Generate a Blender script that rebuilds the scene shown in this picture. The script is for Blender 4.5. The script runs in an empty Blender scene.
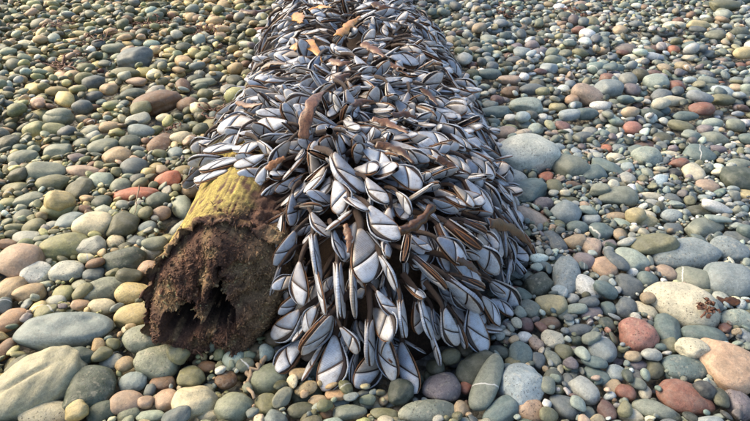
import bpy, bmesh, math, random
import numpy as np
from mathutils import Vector, Matrix, noise as mnoise

random.seed(7)
rng = np.random.default_rng(7)
scene = bpy.context.scene
col = scene.collection

# ------------------------------------------------------------------ camera
CAM_H, PITCH, FPX = 0.60, math.radians(32.0), 589.0
cam_data = bpy.data.cameras.new('camera')
cam_data.sensor_width = 36.0
cam_data.lens = FPX / 750.0 * 36.0
cam_data.clip_start, cam_data.clip_end = 0.02, 200.0
cam = bpy.data.objects.new('camera', cam_data)
col.objects.link(cam)
cam.location = (0, 0, CAM_H)
cam.rotation_euler = (math.pi / 2 - PITCH, 0, 0)
scene.camera = cam

# ------------------------------------------------------------------ sky, sun, exposure
SUN_EL, SUN_AZ = math.radians(38.0), math.radians(-66.0)   # azimuth from +Y, minus is towards -X
world = bpy.data.worlds.new('World')
scene.world = world
world.use_nodes = True
wn = world.node_tree
wn.nodes.clear()
sky = wn.nodes.new('ShaderNodeTexSky')
sky.sky_type = 'NISHITA'
sky.sun_disc = False
sky.sun_elevation = SUN_EL
sky.sun_rotation = SUN_AZ
sky.dust_density = 3.0
bgn = wn.nodes.new('ShaderNodeBackground')
bgn.inputs['Strength'].default_value = 0.15
won = wn.nodes.new('ShaderNodeOutputWorld')
wn.links.new(sky.outputs[0], bgn.inputs[0])
wn.links.new(bgn.outputs[0], won.inputs[0])

sun_data = bpy.data.lights.new('sun', 'SUN')
sun_data.energy = 2.3
sun_data.angle = math.radians(48.0)
sun_data.color = (1.0, 0.79, 0.49)
sun = bpy.data.objects.new('sun', sun_data)
col.objects.link(sun)
sd = Vector((math.sin(SUN_AZ) * math.cos(SUN_EL), math.cos(SUN_AZ) * math.cos(SUN_EL), math.sin(SUN_EL)))
sun.rotation_euler = (-sd).to_track_quat('-Z', 'Y').to_euler()
sun.location = (-3, 2, 3)

scene.view_settings.view_transform = 'Standard'
scene.view_settings.look = 'None'
scene.view_settings.gamma = 1.0
scene.view_settings.use_curve_mapping = False
scene.view_settings.exposure = 1.05

# ------------------------------------------------------------------ helpers
def ray(u, v):
    x, y = (u - 375.0) / FPX, (210.5 - v) / FPX
    c, s = math.cos(PITCH), math.sin(PITCH)
    return np.array([x, c + y * s, -s + y * c])

def at_z(u, v, z):
    d = ray(u, v)
    t = (CAM_H - z) / -d[2]
    return np.array([d[0] * t, d[1] * t, z]), t

def project(p):
    c, s = math.cos(PITCH), math.sin(PITCH)
    rel = p - np.array([0, 0, CAM_H])
    dz = rel[1] * c - rel[2] * s
    return 375 + FPX * rel[0] / dz, 210.5 - FPX * (rel[1] * s + rel[2] * c) / dz, dz

def srgb(r, g, b):
    f = lambda c: (c / 255 / 12.92) if c / 255 <= 0.04045 else ((c / 255 + 0.055) / 1.055) ** 2.4
    return np.array([f(r), f(g), f(b)])

def mesh_np(name, verts, faces, smooth=True):
    """faces: int array (n,3) or (n,4)"""
    me = bpy.data.meshes.new(name)
    verts = np.asarray(verts, dtype=np.float32)
    faces = np.asarray(faces, dtype=np.int32)
    k = faces.shape[1]
    me.vertices.add(len(verts))
    me.vertices.foreach_set('co', verts.ravel())
    me.loops.add(faces.size)
    me.loops.foreach_set('vertex_index', faces.ravel())
    me.polygons.add(len(faces))
    me.polygons.foreach_set('loop_start', np.arange(0, faces.size, k, dtype=np.int32))
    me.polygons.foreach_set('loop_total', np.full(len(faces), k, dtype=np.int32))
    if smooth:
        me.polygons.foreach_set('use_smooth', np.ones(len(faces), dtype=bool))
    me.update(calc_edges=True)
    return me

def set_attr(me, name, typ, data):
    a = me.attributes.new(name, typ, 'POINT')
    key = {'FLOAT': 'value', 'FLOAT_VECTOR': 'vector', 'FLOAT_COLOR': 'color'}[typ]
    a.data.foreach_set(key, np.asarray(data, dtype=np.float32).ravel())

def obj(name, me, mat=None, parent=None):
    o = bpy.data.objects.new(name, me)
    col.objects.link(o)
    if mat is not None and me is not None and len(me.materials) == 0:
        me.materials.append(mat)
    if parent is not None:
        o.parent = parent
    return o

def tag(o, label=None, cat=None, group=None, kind=None):
    if label: o['label'] = label
    if cat: o['category'] = cat
    if group: o['group'] = group
    if kind: o['kind'] = kind
    return o

class NT:
    """tiny node-tree helper"""
    def __init__(self, name):
        self.m = bpy.data.materials.new(name)
        self.m.use_nodes = True
        self.t = self.m.node_tree
        self.b = self.t.nodes['Principled BSDF']
    def n(self, typ, **kw):
        nd = self.t.nodes.new(typ)
        for k, v in kw.items():
            if k.startswith('i_'):
                nd.inputs[k[2:].replace('_', ' ')].default_value = v
            else:
                setattr(nd, k, v)
        return nd
    def l(self, a, b):
        self.t.links.new(a, b)
    def attr(self, name):
        return self.n('ShaderNodeAttribute', attribute_name=name)
    def ramp(self, src, stops):
        r = self.n('ShaderNodeValToRGB')
        els = r.color_ramp.elements
        while len(els) < len(stops): els.new(0.5)
        for e, (p, c) in zip(els, stops):
            e.position = p
            e.color = (c, c, c, 1) if not hasattr(c, '__len__') else (*c, 1)
        self.l(src, r.inputs[0])
        return r.outputs[0]
    def mix(self, fac, a, b, blend='MIX'):
        m = self.n('ShaderNodeMix', data_type='RGBA', blend_type=blend)
        for sock, val in ((m.inputs[0], fac), (m.inputs[6], a), (m.inputs[7], b)):
            if hasattr(val, 'is_linked'): self.l(val, sock)
            elif hasattr(val, '__len__'): sock.default_value = (*val[:3], 1)
            else: sock.default_value = val
        return m.outputs[2]
    def math(self, op, a, b=0.0, clamp=False):
        m = self.n('ShaderNodeMath', operation=op, use_clamp=clamp)
        for sock, val in ((m.inputs[0], a), (m.inputs[1], b)):
            if hasattr(val, 'is_linked'): self.l(val, sock)
            else: sock.default_value = val
        return m.outputs[0]
    def noise(self, vec, scale, detail=3.0, rough=0.55, dist=0.0):
        nd = self.n('ShaderNodeTexNoise')
        nd.inputs['Scale'].default_value = scale
        nd.inputs['Detail'].default_value = detail
        nd.inputs['Roughness'].default_value = rough
        nd.inputs['Distortion'].default_value = dist
        self.l(vec, nd.inputs['Vector'])
        return nd.outputs['Fac']
    def bump(self, h, strength, dist=0.001, normal=None):
        b = self.n('ShaderNodeBump')
        b.inputs['Strength'].default_value = strength
        b.inputs['Distance'].default_value = dist
        self.l(h, b.inputs['Height'])
        if normal is not None: self.l(normal, b.inputs['Normal'])
        return b.outputs[0]

# ------------------------------------------------------------------ materials
def mat_pebble():
    N = NT('pebble_stone')
    c = N.attr('pcol').outputs['Color']
    fx = N.n('ShaderNodeSeparateXYZ'); N.l(N.attr('pfx').outputs['Vector'], fx.inputs[0])   # vein, speckle, strata
    co = N.attr('pco').outputs['Vector']
    big = N.noise(co, 55, 4, 0.6, 0.6)
    mid = N.noise(co, 260, 4, 0.65)
    fine = N.noise(co, 1100, 3, 0.7)
    colr = N.mix(N.ramp(big, [(0.3, 0.0), (0.72, 1.0)]), N.mix(1.0, c, (0.74, 0.77, 0.74), 'MULTIPLY'), N.mix(1.0, c, (1.26, 1.22, 1.14), 'MULTIPLY'))
    colr = N.mix(0.55, colr, N.mix(1.0, colr, N.ramp(mid, [(0.3, 0.6), (0.7, 1.35)]), 'MULTIPLY'))
    colr = N.mix(0.5, colr, N.mix(1.0, colr, N.ramp(fine, [(0.3, 0.42), (0.7, 1.55)]), 'MULTIPLY'))
    # strata bands
    mp = N.n('ShaderNodeMapping'); mp.inputs['Scale'].default_value = (0.35, 0.6, 3.2); mp.inputs['Rotation'].default_value = (0.7, 0.5, 0.2)
    N.l(co, mp.inputs[0])
    st = N.noise(mp.outputs[0], 70, 4, 0.6, 0.8)
    band = N.ramp(st, [(0.25, 0.62), (0.5, 1.0), (0.75, 1.35)])
    colr = N.mix(fx.outputs[2], colr, N.mix(1.0, colr, band, 'MULTIPLY'))
    # white quartz veins
    sx = N.n('ShaderNodeSeparateXYZ'); N.l(co, sx.inputs[0])
    lin = N.math('ADD', N.math('ADD', sx.outputs[0], N.math('MULTIPLY', sx.outputs[1], 0.35)), N.math('MULTIPLY', N.noise(co, 45, 3, 0.6), 0.012))
    vein = N.ramp(N.math('ABSOLUTE', N.math('SINE', N.math('MULTIPLY', lin, 62.0))), [(0.0, 1.0), (0.035, 0.8), (0.09, 0.0)])
    colr = N.mix(N.math('MULTIPLY', vein, fx.outputs[0]), colr, (0.62, 0.62, 0.57))
    # mineral speckles: cream blotches and dark pits
    vo = N.n('ShaderNodeTexVoronoi'); vo.inputs['Scale'].default_value = 330; N.l(co, vo.inputs['Vector'])
    pit = N.ramp(N.math('ADD', vo.outputs['Distance'], N.math('MULTIPLY', N.math('SUBTRACT', mid, 0.5), 0.9)), [(0.10, 1.0), (0.22, 0.0)])
    colr = N.mix(N.math('MULTIPLY', pit, fx.outputs[1]), colr, N.mix(0.8, colr, (0.06, 0.05, 0.04)))
    ble = N.ramp(N.noise(co, 130, 3, 0.6), [(0.58, 0.0), (0.66, 1.0)])
    colr = N.mix(N.math('MULTIPLY', ble, N.math('MULTIPLY', fx.outputs[1], 0.55)), colr, N.mix(0.55, colr, (0.5, 0.44, 0.32)))
    # dried salt / dust film
    dust = N.ramp(N.noise(co, 90, 5, 0.7), [(0.45, 0.0), (0.75, 0.28)])
    colr = N.mix(dust, colr, (0.36, 0.36, 0.31))
    N.l(colr, N.b.inputs['Base Color'])
    N.l(N.ramp(mid, [(0.3, 0.42), (0.7, 0.66)]), N.b.inputs['Roughness'])
    N.b.inputs['Specular IOR Level'].default_value = 0.42
    h = N.math('ADD', N.math('MULTIPLY', mid, 0.8), N.math('ADD', N.math('MULTIPLY', fine, 0.35), N.math('MULTIPLY', N.math('MULTIPLY', pit, fx.outputs[1]), -0.6)))
    N.l(N.bump(h, 0.7, 0.0014), N.b.inputs['Normal'])
    return N.m

def mat_shell():
    N = NT('barnacle_shell')
    co = N.attr('bco').outputs['Vector']           # x: growth 0..1, y: across, z: random
    sp = N.n('ShaderNodeSeparateXYZ'); N.l(co, sp.inputs[0])
    distal = N.math('GREATER_THAN', sp.outputs[0], 1.1)          # the tip plates are paler than the base plates
    grow = N.math('SUBTRACT', sp.outputs[0], distal)
    oi = N.n('ShaderNodeObjectInfo')
    rnd = N.math('FRACT', N.math('ADD', sp.outputs[2], oi.outputs['Random']))
    tc = N.attr('lco').outputs['Vector']
    ov = N.n('ShaderNodeVectorMath', operation='ADD'); N.l(tc, ov.inputs[0])
    cb = N.n('ShaderNodeCombineXYZ'); N.l(N.math('MULTIPLY', rnd, 37.0), cb.inputs[0]); N.l(N.math('MULTIPLY', rnd, 91.0), cb.inputs[1]); N.l(cb.outputs[0], ov.inputs[1])
    tc = ov.outputs[0]
    n1 = N.noise(tc, 4, 4, 0.6)
    n2 = N.noise(tc, 22, 4, 0.65)
    tintA = N.ramp(rnd, [(0.0, (0.40, 0.455, 0.52)), (0.2, (0.57, 0.61, 0.65)), (0.4, (0.26, 0.31, 0.39)), (0.55, (0.43, 0.42, 0.42)), (0.7, (0.51, 0.56, 0.62)), (0.85, (0.44, 0.37, 0.29)), (1.0, (0.35, 0.41, 0.48))])
    c = N.mix(N.ramp(n1, [(0.35, 0.0), (0.7, 0.65)]), tintA, N.mix(1.0, tintA, (0.60, 0.66, 0.78), 'MULTIPLY'))
    c = N.mix(N.math('MULTIPLY', distal, 0.5), c, (0.66, 0.68, 0.70))
    # concentric growth lines
    wob = N.math('ADD', grow, N.math('MULTIPLY', N.math('SUBTRACT', n2, 0.5), 0.07))
    g = N.math('SINE', N.math('MULTIPLY', wob, 120.0))
    gl = N.ramp(g, [(0.0, 0.62), (0.45, 1.0), (1.0, 1.08)])
    c = N.mix(N.ramp(n1, [(0.3, 0.15), (0.65, 0.8)]), c, N.mix(1.0, c, gl, 'MULTIPLY'))
    # brown stain at the umbo and at the growing margin
    um = N.ramp(grow, [(0.0, 0.8), (0.10, 0.35), (0.3, 0.0), (0.9, 0.0), (1.0, 0.4)])
    c = N.mix(N.math('MULTIPLY', um, N.ramp(n2, [(0.3, 0.35), (0.65, 1.0)])), c, (0.22, 0.15, 0.09))
    ey = N.math('MULTIPLY', N.math('ABSOLUTE', N.math('SUBTRACT', sp.outputs[1], 0.5)), 2.0)
    em = N.ramp(ey, [(0.78, 0.0), (0.97, 0.8)])
    c = N.mix(N.math('MULTIPLY', em, N.ramp(n1, [(0.35, 0.15), (0.6, 1.0)])), c, (0.46, 0.36, 0.25))
    sm = N.ramp(N.noise(tc, 7, 6, 0.78), [(0.48, 0.0), (0.70, 0.75)])
    c = N.mix(sm, c, (0.20, 0.16, 0.12))
    N.l(c, N.b.inputs['Base Color'])
    N.l(N.ramp(n2, [(0.3, 0.26), (0.7, 0.48)]), N.b.inputs['Roughness'])
    N.b.inputs['Specular IOR Level'].default_value = 0.5
    h = N.math('ADD', N.math('MULTIPLY', g, 0.10), n2)
    N.l(N.bump(h, 0.35, 0.0006), N.b.inputs['Normal'])
    return N.m

def mat_simple(name, a, b, scale, rough=0.5, spec=0.4, bump=0.5, bdist=0.001, coat=0.0, c3=None, stretch=None, sss=None, streak=None, rand=None):
    N = NT(name)
    tc = N.n('ShaderNodeTexCoord').outputs['Object']
    if stretch:
        mp = N.n('ShaderNodeMapping'); mp.inputs['Scale'].default_value = stretch
        N.l(tc, mp.inputs[0]); tc = mp.outputs[0]
    n1 = N.noise(tc, scale, 5, 0.65, 0.3)
    n2 = N.noise(tc, scale * 5, 4, 0.65)
    c = N.mix(N.ramp(n1, [(0.3, 0.0), (0.7, 1.0)]), a, b)
    if c3 is not None:
        c = N.mix(N.ramp(n2, [(0.55, 0.0), (0.68, 0.8)]), c, c3)
    if rand is not None:
        oi = N.n('ShaderNodeObjectInfo')
        c = N.mix(N.math('MULTIPLY', N.ramp(oi.outputs['Random'], [(0.45, 0.0), (0.6, 1.0)]), N.ramp(N.noise(tc, 6, 4, 0.6), [(0.35, 0.2), (0.6, 1.0)])), c, rand)
    if streak is not None:
        c = N.mix(N.ramp(N.noise(tc, scale * 2.2, 6, 0.75, 1.5), [(0.45, 0.0), (0.62, 0.85)]), c, streak)
    N.l(c, N.b.inputs['Base Color'])
    N.b.inputs['Roughness'].default_value = rough
    N.b.inputs['Specular IOR Level'].default_value = spec
    N.b.inputs['Coat Weight'].default_value = coat
    N.b.inputs['Coat Roughness'].default_value = 0.25
    if sss:
        N.b.inputs['Transmission Weight'].default_value = 0.0
    N.l(N.bump(N.math('ADD', n1, N.math('MULTIPLY', n2, 0.6)), bump, bdist), N.b.inputs['Normal'])
    return N.m

def mat_log():
    N = NT('rotten_wood')
    tc = N.n('ShaderNodeTexCoord').outputs['Object']
    base = N.attr('wcol').outputs['Color']
    n1 = N.noise(tc, 60, 6, 0.7, 0.5)
    n2 = N.noise(tc, 320, 6, 0.75)
    n3 = N.noise(tc, 900, 4, 0.7)
    c = N.mix(N.ramp(n1, [(0.32, 0.0), (0.68, 1.0)]), N.mix(1.0, base, (0.5, 0.46, 0.44), 'MULTIPLY'), N.mix(1.0, base, (1.35, 1.3, 1.2), 'MULTIPLY'))
    c = N.mix(0.8, c, N.mix(1.0, c, N.ramp(n2, [(0.3, 0.35), (0.5, 1.0), (0.72, 1.9)]), 'MULTIPLY'))
    c = N.mix(N.ramp(n3, [(0.62, 0.0), (0.72, 0.45)]), c, (0.32, 0.24, 0.15))
    N.l(c, N.b.inputs['Base Color'])
    N.b.inputs['Roughness'].default_value = 0.72
    N.b.inputs['Specular IOR Level'].default_value = 0.3
    N.l(N.bump(N.math('ADD', N.math('MULTIPLY', n2, 1.0), N.math('MULTIPLY', n3, 0.5)), 0.9, 0.004), N.b.inputs['Normal'])
    return N.m

def mat_ground():
    N = NT('beach_gravel')
    tc = N.n('ShaderNodeTexCoord').outputs['Object']
    vo = N.n('ShaderNodeTexVoronoi'); vo.inputs['Scale'].default_value = 95; N.l(tc, vo.inputs['Vector'])
    hs = N.n('ShaderNodeSeparateColor'); N.l(vo.outputs['Color'], hs.inputs[0])
    c = N.ramp(hs.outputs[0], [(0.0, (0.14, 0.135, 0.12)), (0.4, (0.24, 0.22, 0.17)), (0.7, (0.18, 0.195, 0.185)), (1.0, (0.3, 0.27, 0.21))])
    n = N.noise(tc, 500, 4, 0.7)
    c = N.mix(0.6, c, N.mix(1.0, c, N.ramp(n, [(0.3, 0.5), (0.7, 1.4)]), 'MULTIPLY'))
    N.l(c, N.b.inputs['Base Color'])
    N.b.inputs['Roughness'].default_value = 0.75
    h = N.math('SUBTRACT', 1.0, vo.outputs['Distance'])
    N.l(N.bump(N.math('ADD', h, N.math('MULTIPLY', n, 0.2)), 1.0, 0.012), N.b.inputs['Normal'])
    return N.m

M_PEB, M_SHELL, M_LOG, M_GND = mat_pebble(), mat_shell(), mat_log(), mat_ground()
M_MANTLE = mat_simple('barnacle_mantle', (0.010, 0.008, 0.007), (0.050, 0.027, 0.017), 110, 0.40, 0.5, 0.4, rand=(0.075, 0.034, 0.018))
M_RIM = mat_simple('mantle_rim', (0.30, 0.12, 0.04), (0.09, 0.04, 0.02), 190, 0.45, 0.4, 0.4, c3=(0.48, 0.30, 0.12))
M_STALK = mat_simple('barnacle_stalk', (0.025, 0.016, 0.013), (0.10, 0.06, 0.04), 120, 0.5, 0.4, 0.8, 0.002, stretch=(3, 1, 1))
M_KELP_B = mat_simple('kelp_brown', (0.045, 0.022, 0.010), (0.15, 0.065, 0.022), 70, 0.30, 0.5, 0.3, 0.002, streak=(0.02, 0.012, 0.008))
M_KELP_R = mat_simple('kelp_red_brown', (0.14, 0.060, 0.030), (0.24, 0.12, 0.06), 60, 0.34, 0.5, 0.3, 0.002, streak=(0.05, 0.024, 0.014))
M_KELP_G = mat_simple('kelp_golden', (0.60, 0.29, 0.04), (0.46, 0.18, 0.025), 60, 0.32, 0.5, 0.3, 0.002, c3=(0.20, 0.08, 0.02), streak=(0.22, 0.09, 0.02))
M_WEED = mat_simple('dried_weed', (0.09, 0.045, 0.03), (0.19, 0.095, 0.06), 200, 0.65, 0.3, 0.6)
M_TWIG = mat_simple('bleached_twig', (0.42, 0.33, 0.22), (0.24, 0.17, 0.11), 150, 0.7, 0.3, 0.6, stretch=(1, 1, 0.2))

# ------------------------------------------------------------------ envelope of the barnacle crust and the log under it
LOG_Y1 = 3.25
def dome1(x, y, grow):
    w, h = 0.238 + grow - 0.035 * np.clip((y - 1.2) / 1.3, 0, 1.2), 0.155 + grow * 1.05
    u = (x + 0.052 + 0.065 * np.clip((y - 1.35) / 1.0, 0, 1.4) + 0.012 * np.sin(y * 3.0)) / (w + 0.012 * np.sin(y * 7 + 1))
    f = np.clip((y - (0.765 - grow)) / 0.20, 0, 1)
    f = np.sqrt(np.clip(1 - (1 - f) ** 2, 0, 1))
    return h * np.sqrt(np.clip(1 - u * u, 0, 1)) * f * (1 + 0.05 * np.sin(y * 5.3 + 0.4))

def dome2(x, y, grow):
    q = ((x - 0.006) / (0.146 + grow)) ** 2 + ((y - 0.80) / (0.222 + grow)) ** 2
    return (0.145 + grow) * np.clip(1 - q, 0, 1) ** 0.46

def env(x, y, grow=0.075):
    return np.maximum(dome1(x, y, grow), dome2(x, y, grow))

def env_normal(x, y, grow=0.075):
    e = 0.006
    gx = (env(x + e, y, grow) - env(x - e, y, grow)) / (2 * e)
    gy = (env(x, y + e, grow) - env(x, y - e, grow)) / (2 * e)
    n = np.array([-gx, -gy, 1.0])
    return n / np.linalg.norm(n)

def hit_env(u, v, grow=0.075, z0=0.02):
    d = ray(u, v)
    ts = np.arange(0.35, 4.0, 0.003)
    X, Y, Z = d[0] * ts, d[1] * ts, CAM_H + d[2] * ts
    ins = Z < np.maximum(env(X, Y, grow), z0)
    i = int(np.argmax(ins))
    return np.array([X[i], Y[i], Z[i]])

# ------------------------------------------------------------------ ground
def build_ground():
    nx, ny = 120, 120
    xs = np.linspace(-1, 1, nx); ys = np.linspace(-1, 1, ny)
    xs = np.sign(xs) * np.abs(xs) ** 2.2 * 60; ys = 1.6 + np.sign(ys) * np.abs(ys) ** 2.2 * 60
    gx, gy = np.meshgrid(xs, ys)
    r = np.hypot(gx, gy - 1.6)
    gz = -0.004 + np.clip(r - 3.2, 0, 60) * 0.02 + 0.02 * np.clip((r - 3) / 2, 0, 1) * np.sin(gx * 1.7) * np.cos(gy * 1.3)
    v = np.stack([gx, gy, gz], -1).reshape(-1, 3)
    i = np.arange(nx * ny).reshape(ny, nx)
    f = np.stack([i[:-1, :-1], i[:-1, 1:], i[1:, 1:], i[1:, :-1]], -1).reshape(-1, 4)
    tag(obj('beach', mesh_np('beach', v, f), M_GND), kind='structure')
build_ground()

# ------------------------------------------------------------------ pebbles
def ico(sub):
    bm = bmesh.new()
    bmesh.ops.create_icosphere(bm, subdivisions=sub, radius=1.0)
    v = np.array([x.co[:] for x in bm.verts]); f = np.array([[w.index for w in p.verts] for p in bm.faces])
    bm.free()
    return v, f
ICO = {k: ico(k) for k in (2, 3, 4, 5)}

def pebble_shape(sub, a, b, c, egg=0.0, ang=0.3, seed=None):
    """one stone: super-ellipsoid with soft facets, an egg taper and low-frequency lumps, semi-axes a b c"""
    r = rng if seed is None else np.random.default_rng(seed)
    v = ICO[sub][0]
    p = r.uniform(2.0, 2.7)
    v = v / (np.abs(v) ** p).sum(1, keepdims=True) ** (1 / p)
    for _ in range(int(3 + ang * 10)):
        n = r.normal(size=3); n /= np.linalg.norm(n)
        d = r.uniform(0.72, 0.97) if r.random() < ang + 0.25 else r.uniform(0.88, 1.0)
        s = v @ n - d
        v = v - np.outer(np.where(s > 0, s * 0.75, 0), n)
    rad = np.ones(len(v))
    for amp, fq in ((0.05, 2.0), (0.022, 4.5)):
        for _ in range(3):
            k = r.normal(size=3) * fq
            rad += amp * np.sin(v @ k + r.uniform(0, 6.28)) * 0.7
    v = v * rad[:, None]
    v = v / np.maximum(np.abs(v).max(0), 1e-6)
    t = 1 + egg * v[:, :1]
    v = np.concatenate([v[:, :1], v[:, 1:] * t], 1)
    return v * np.array([a, b, c])

def rot_from(yaw, nrm):
    """columns: long axis, cross axis, normal"""
    n = np.array(nrm, float); n /= np.linalg.norm(n)
    x = np.array([math.cos(yaw), math.sin(yaw), 0.0])
    x = x - n * (x @ n); x /= np.linalg.norm(x)
    y = np.cross(n, x)
    return np.stack([x, y, n], 1)

PAL = {k: srgb(*v) for k, v in dict(
    slate=(92, 104, 110), teal=(92, 116, 116), bluegrey=(126, 142, 148), greygreen=(126, 134, 118), palegrey=(164, 168, 162),
    cream=(196, 186, 156), white=(206, 206, 200), tan=(172, 146, 108), olive=(116, 116, 82), lime=(146, 146, 98),
    darkgreen=(74, 86, 74), brown=(118, 88, 62), redbrown=(140, 84, 64), red=(168, 102, 84), pink=(172, 144, 122),
    orange=(192, 150, 112), purple=(122, 110, 116), maroon=(104, 72, 68), black=(54, 58, 62), yellow=(184, 166, 108),
    darkolive=(84, 86, 64), beige=(160, 156, 130), palest=(186, 192, 182), palegreen=(150, 166, 154), paleblue=(150, 166, 172), rust=(178, 98, 60)).items()}
CNAME = dict(slate='dark slate-grey', teal='teal-grey', bluegrey='blue-grey', greygreen='grey-green', palegrey='pale grey',
    cream='cream', white='white', tan='tan', olive='olive-grey', lime='yellow-green', darkgreen='dark green', brown='brown',
    redbrown='red-brown', red='brick-red', pink='pinkish', orange='orange-tan', purple='purple-grey', maroon='maroon',
    black='blackish', yellow='yellowish', darkolive='dark olive', beige='grey-beige', palest='very pale grey', palegreen='pale green-grey', paleblue='pale blue-grey', rust='rust-orange')

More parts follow.
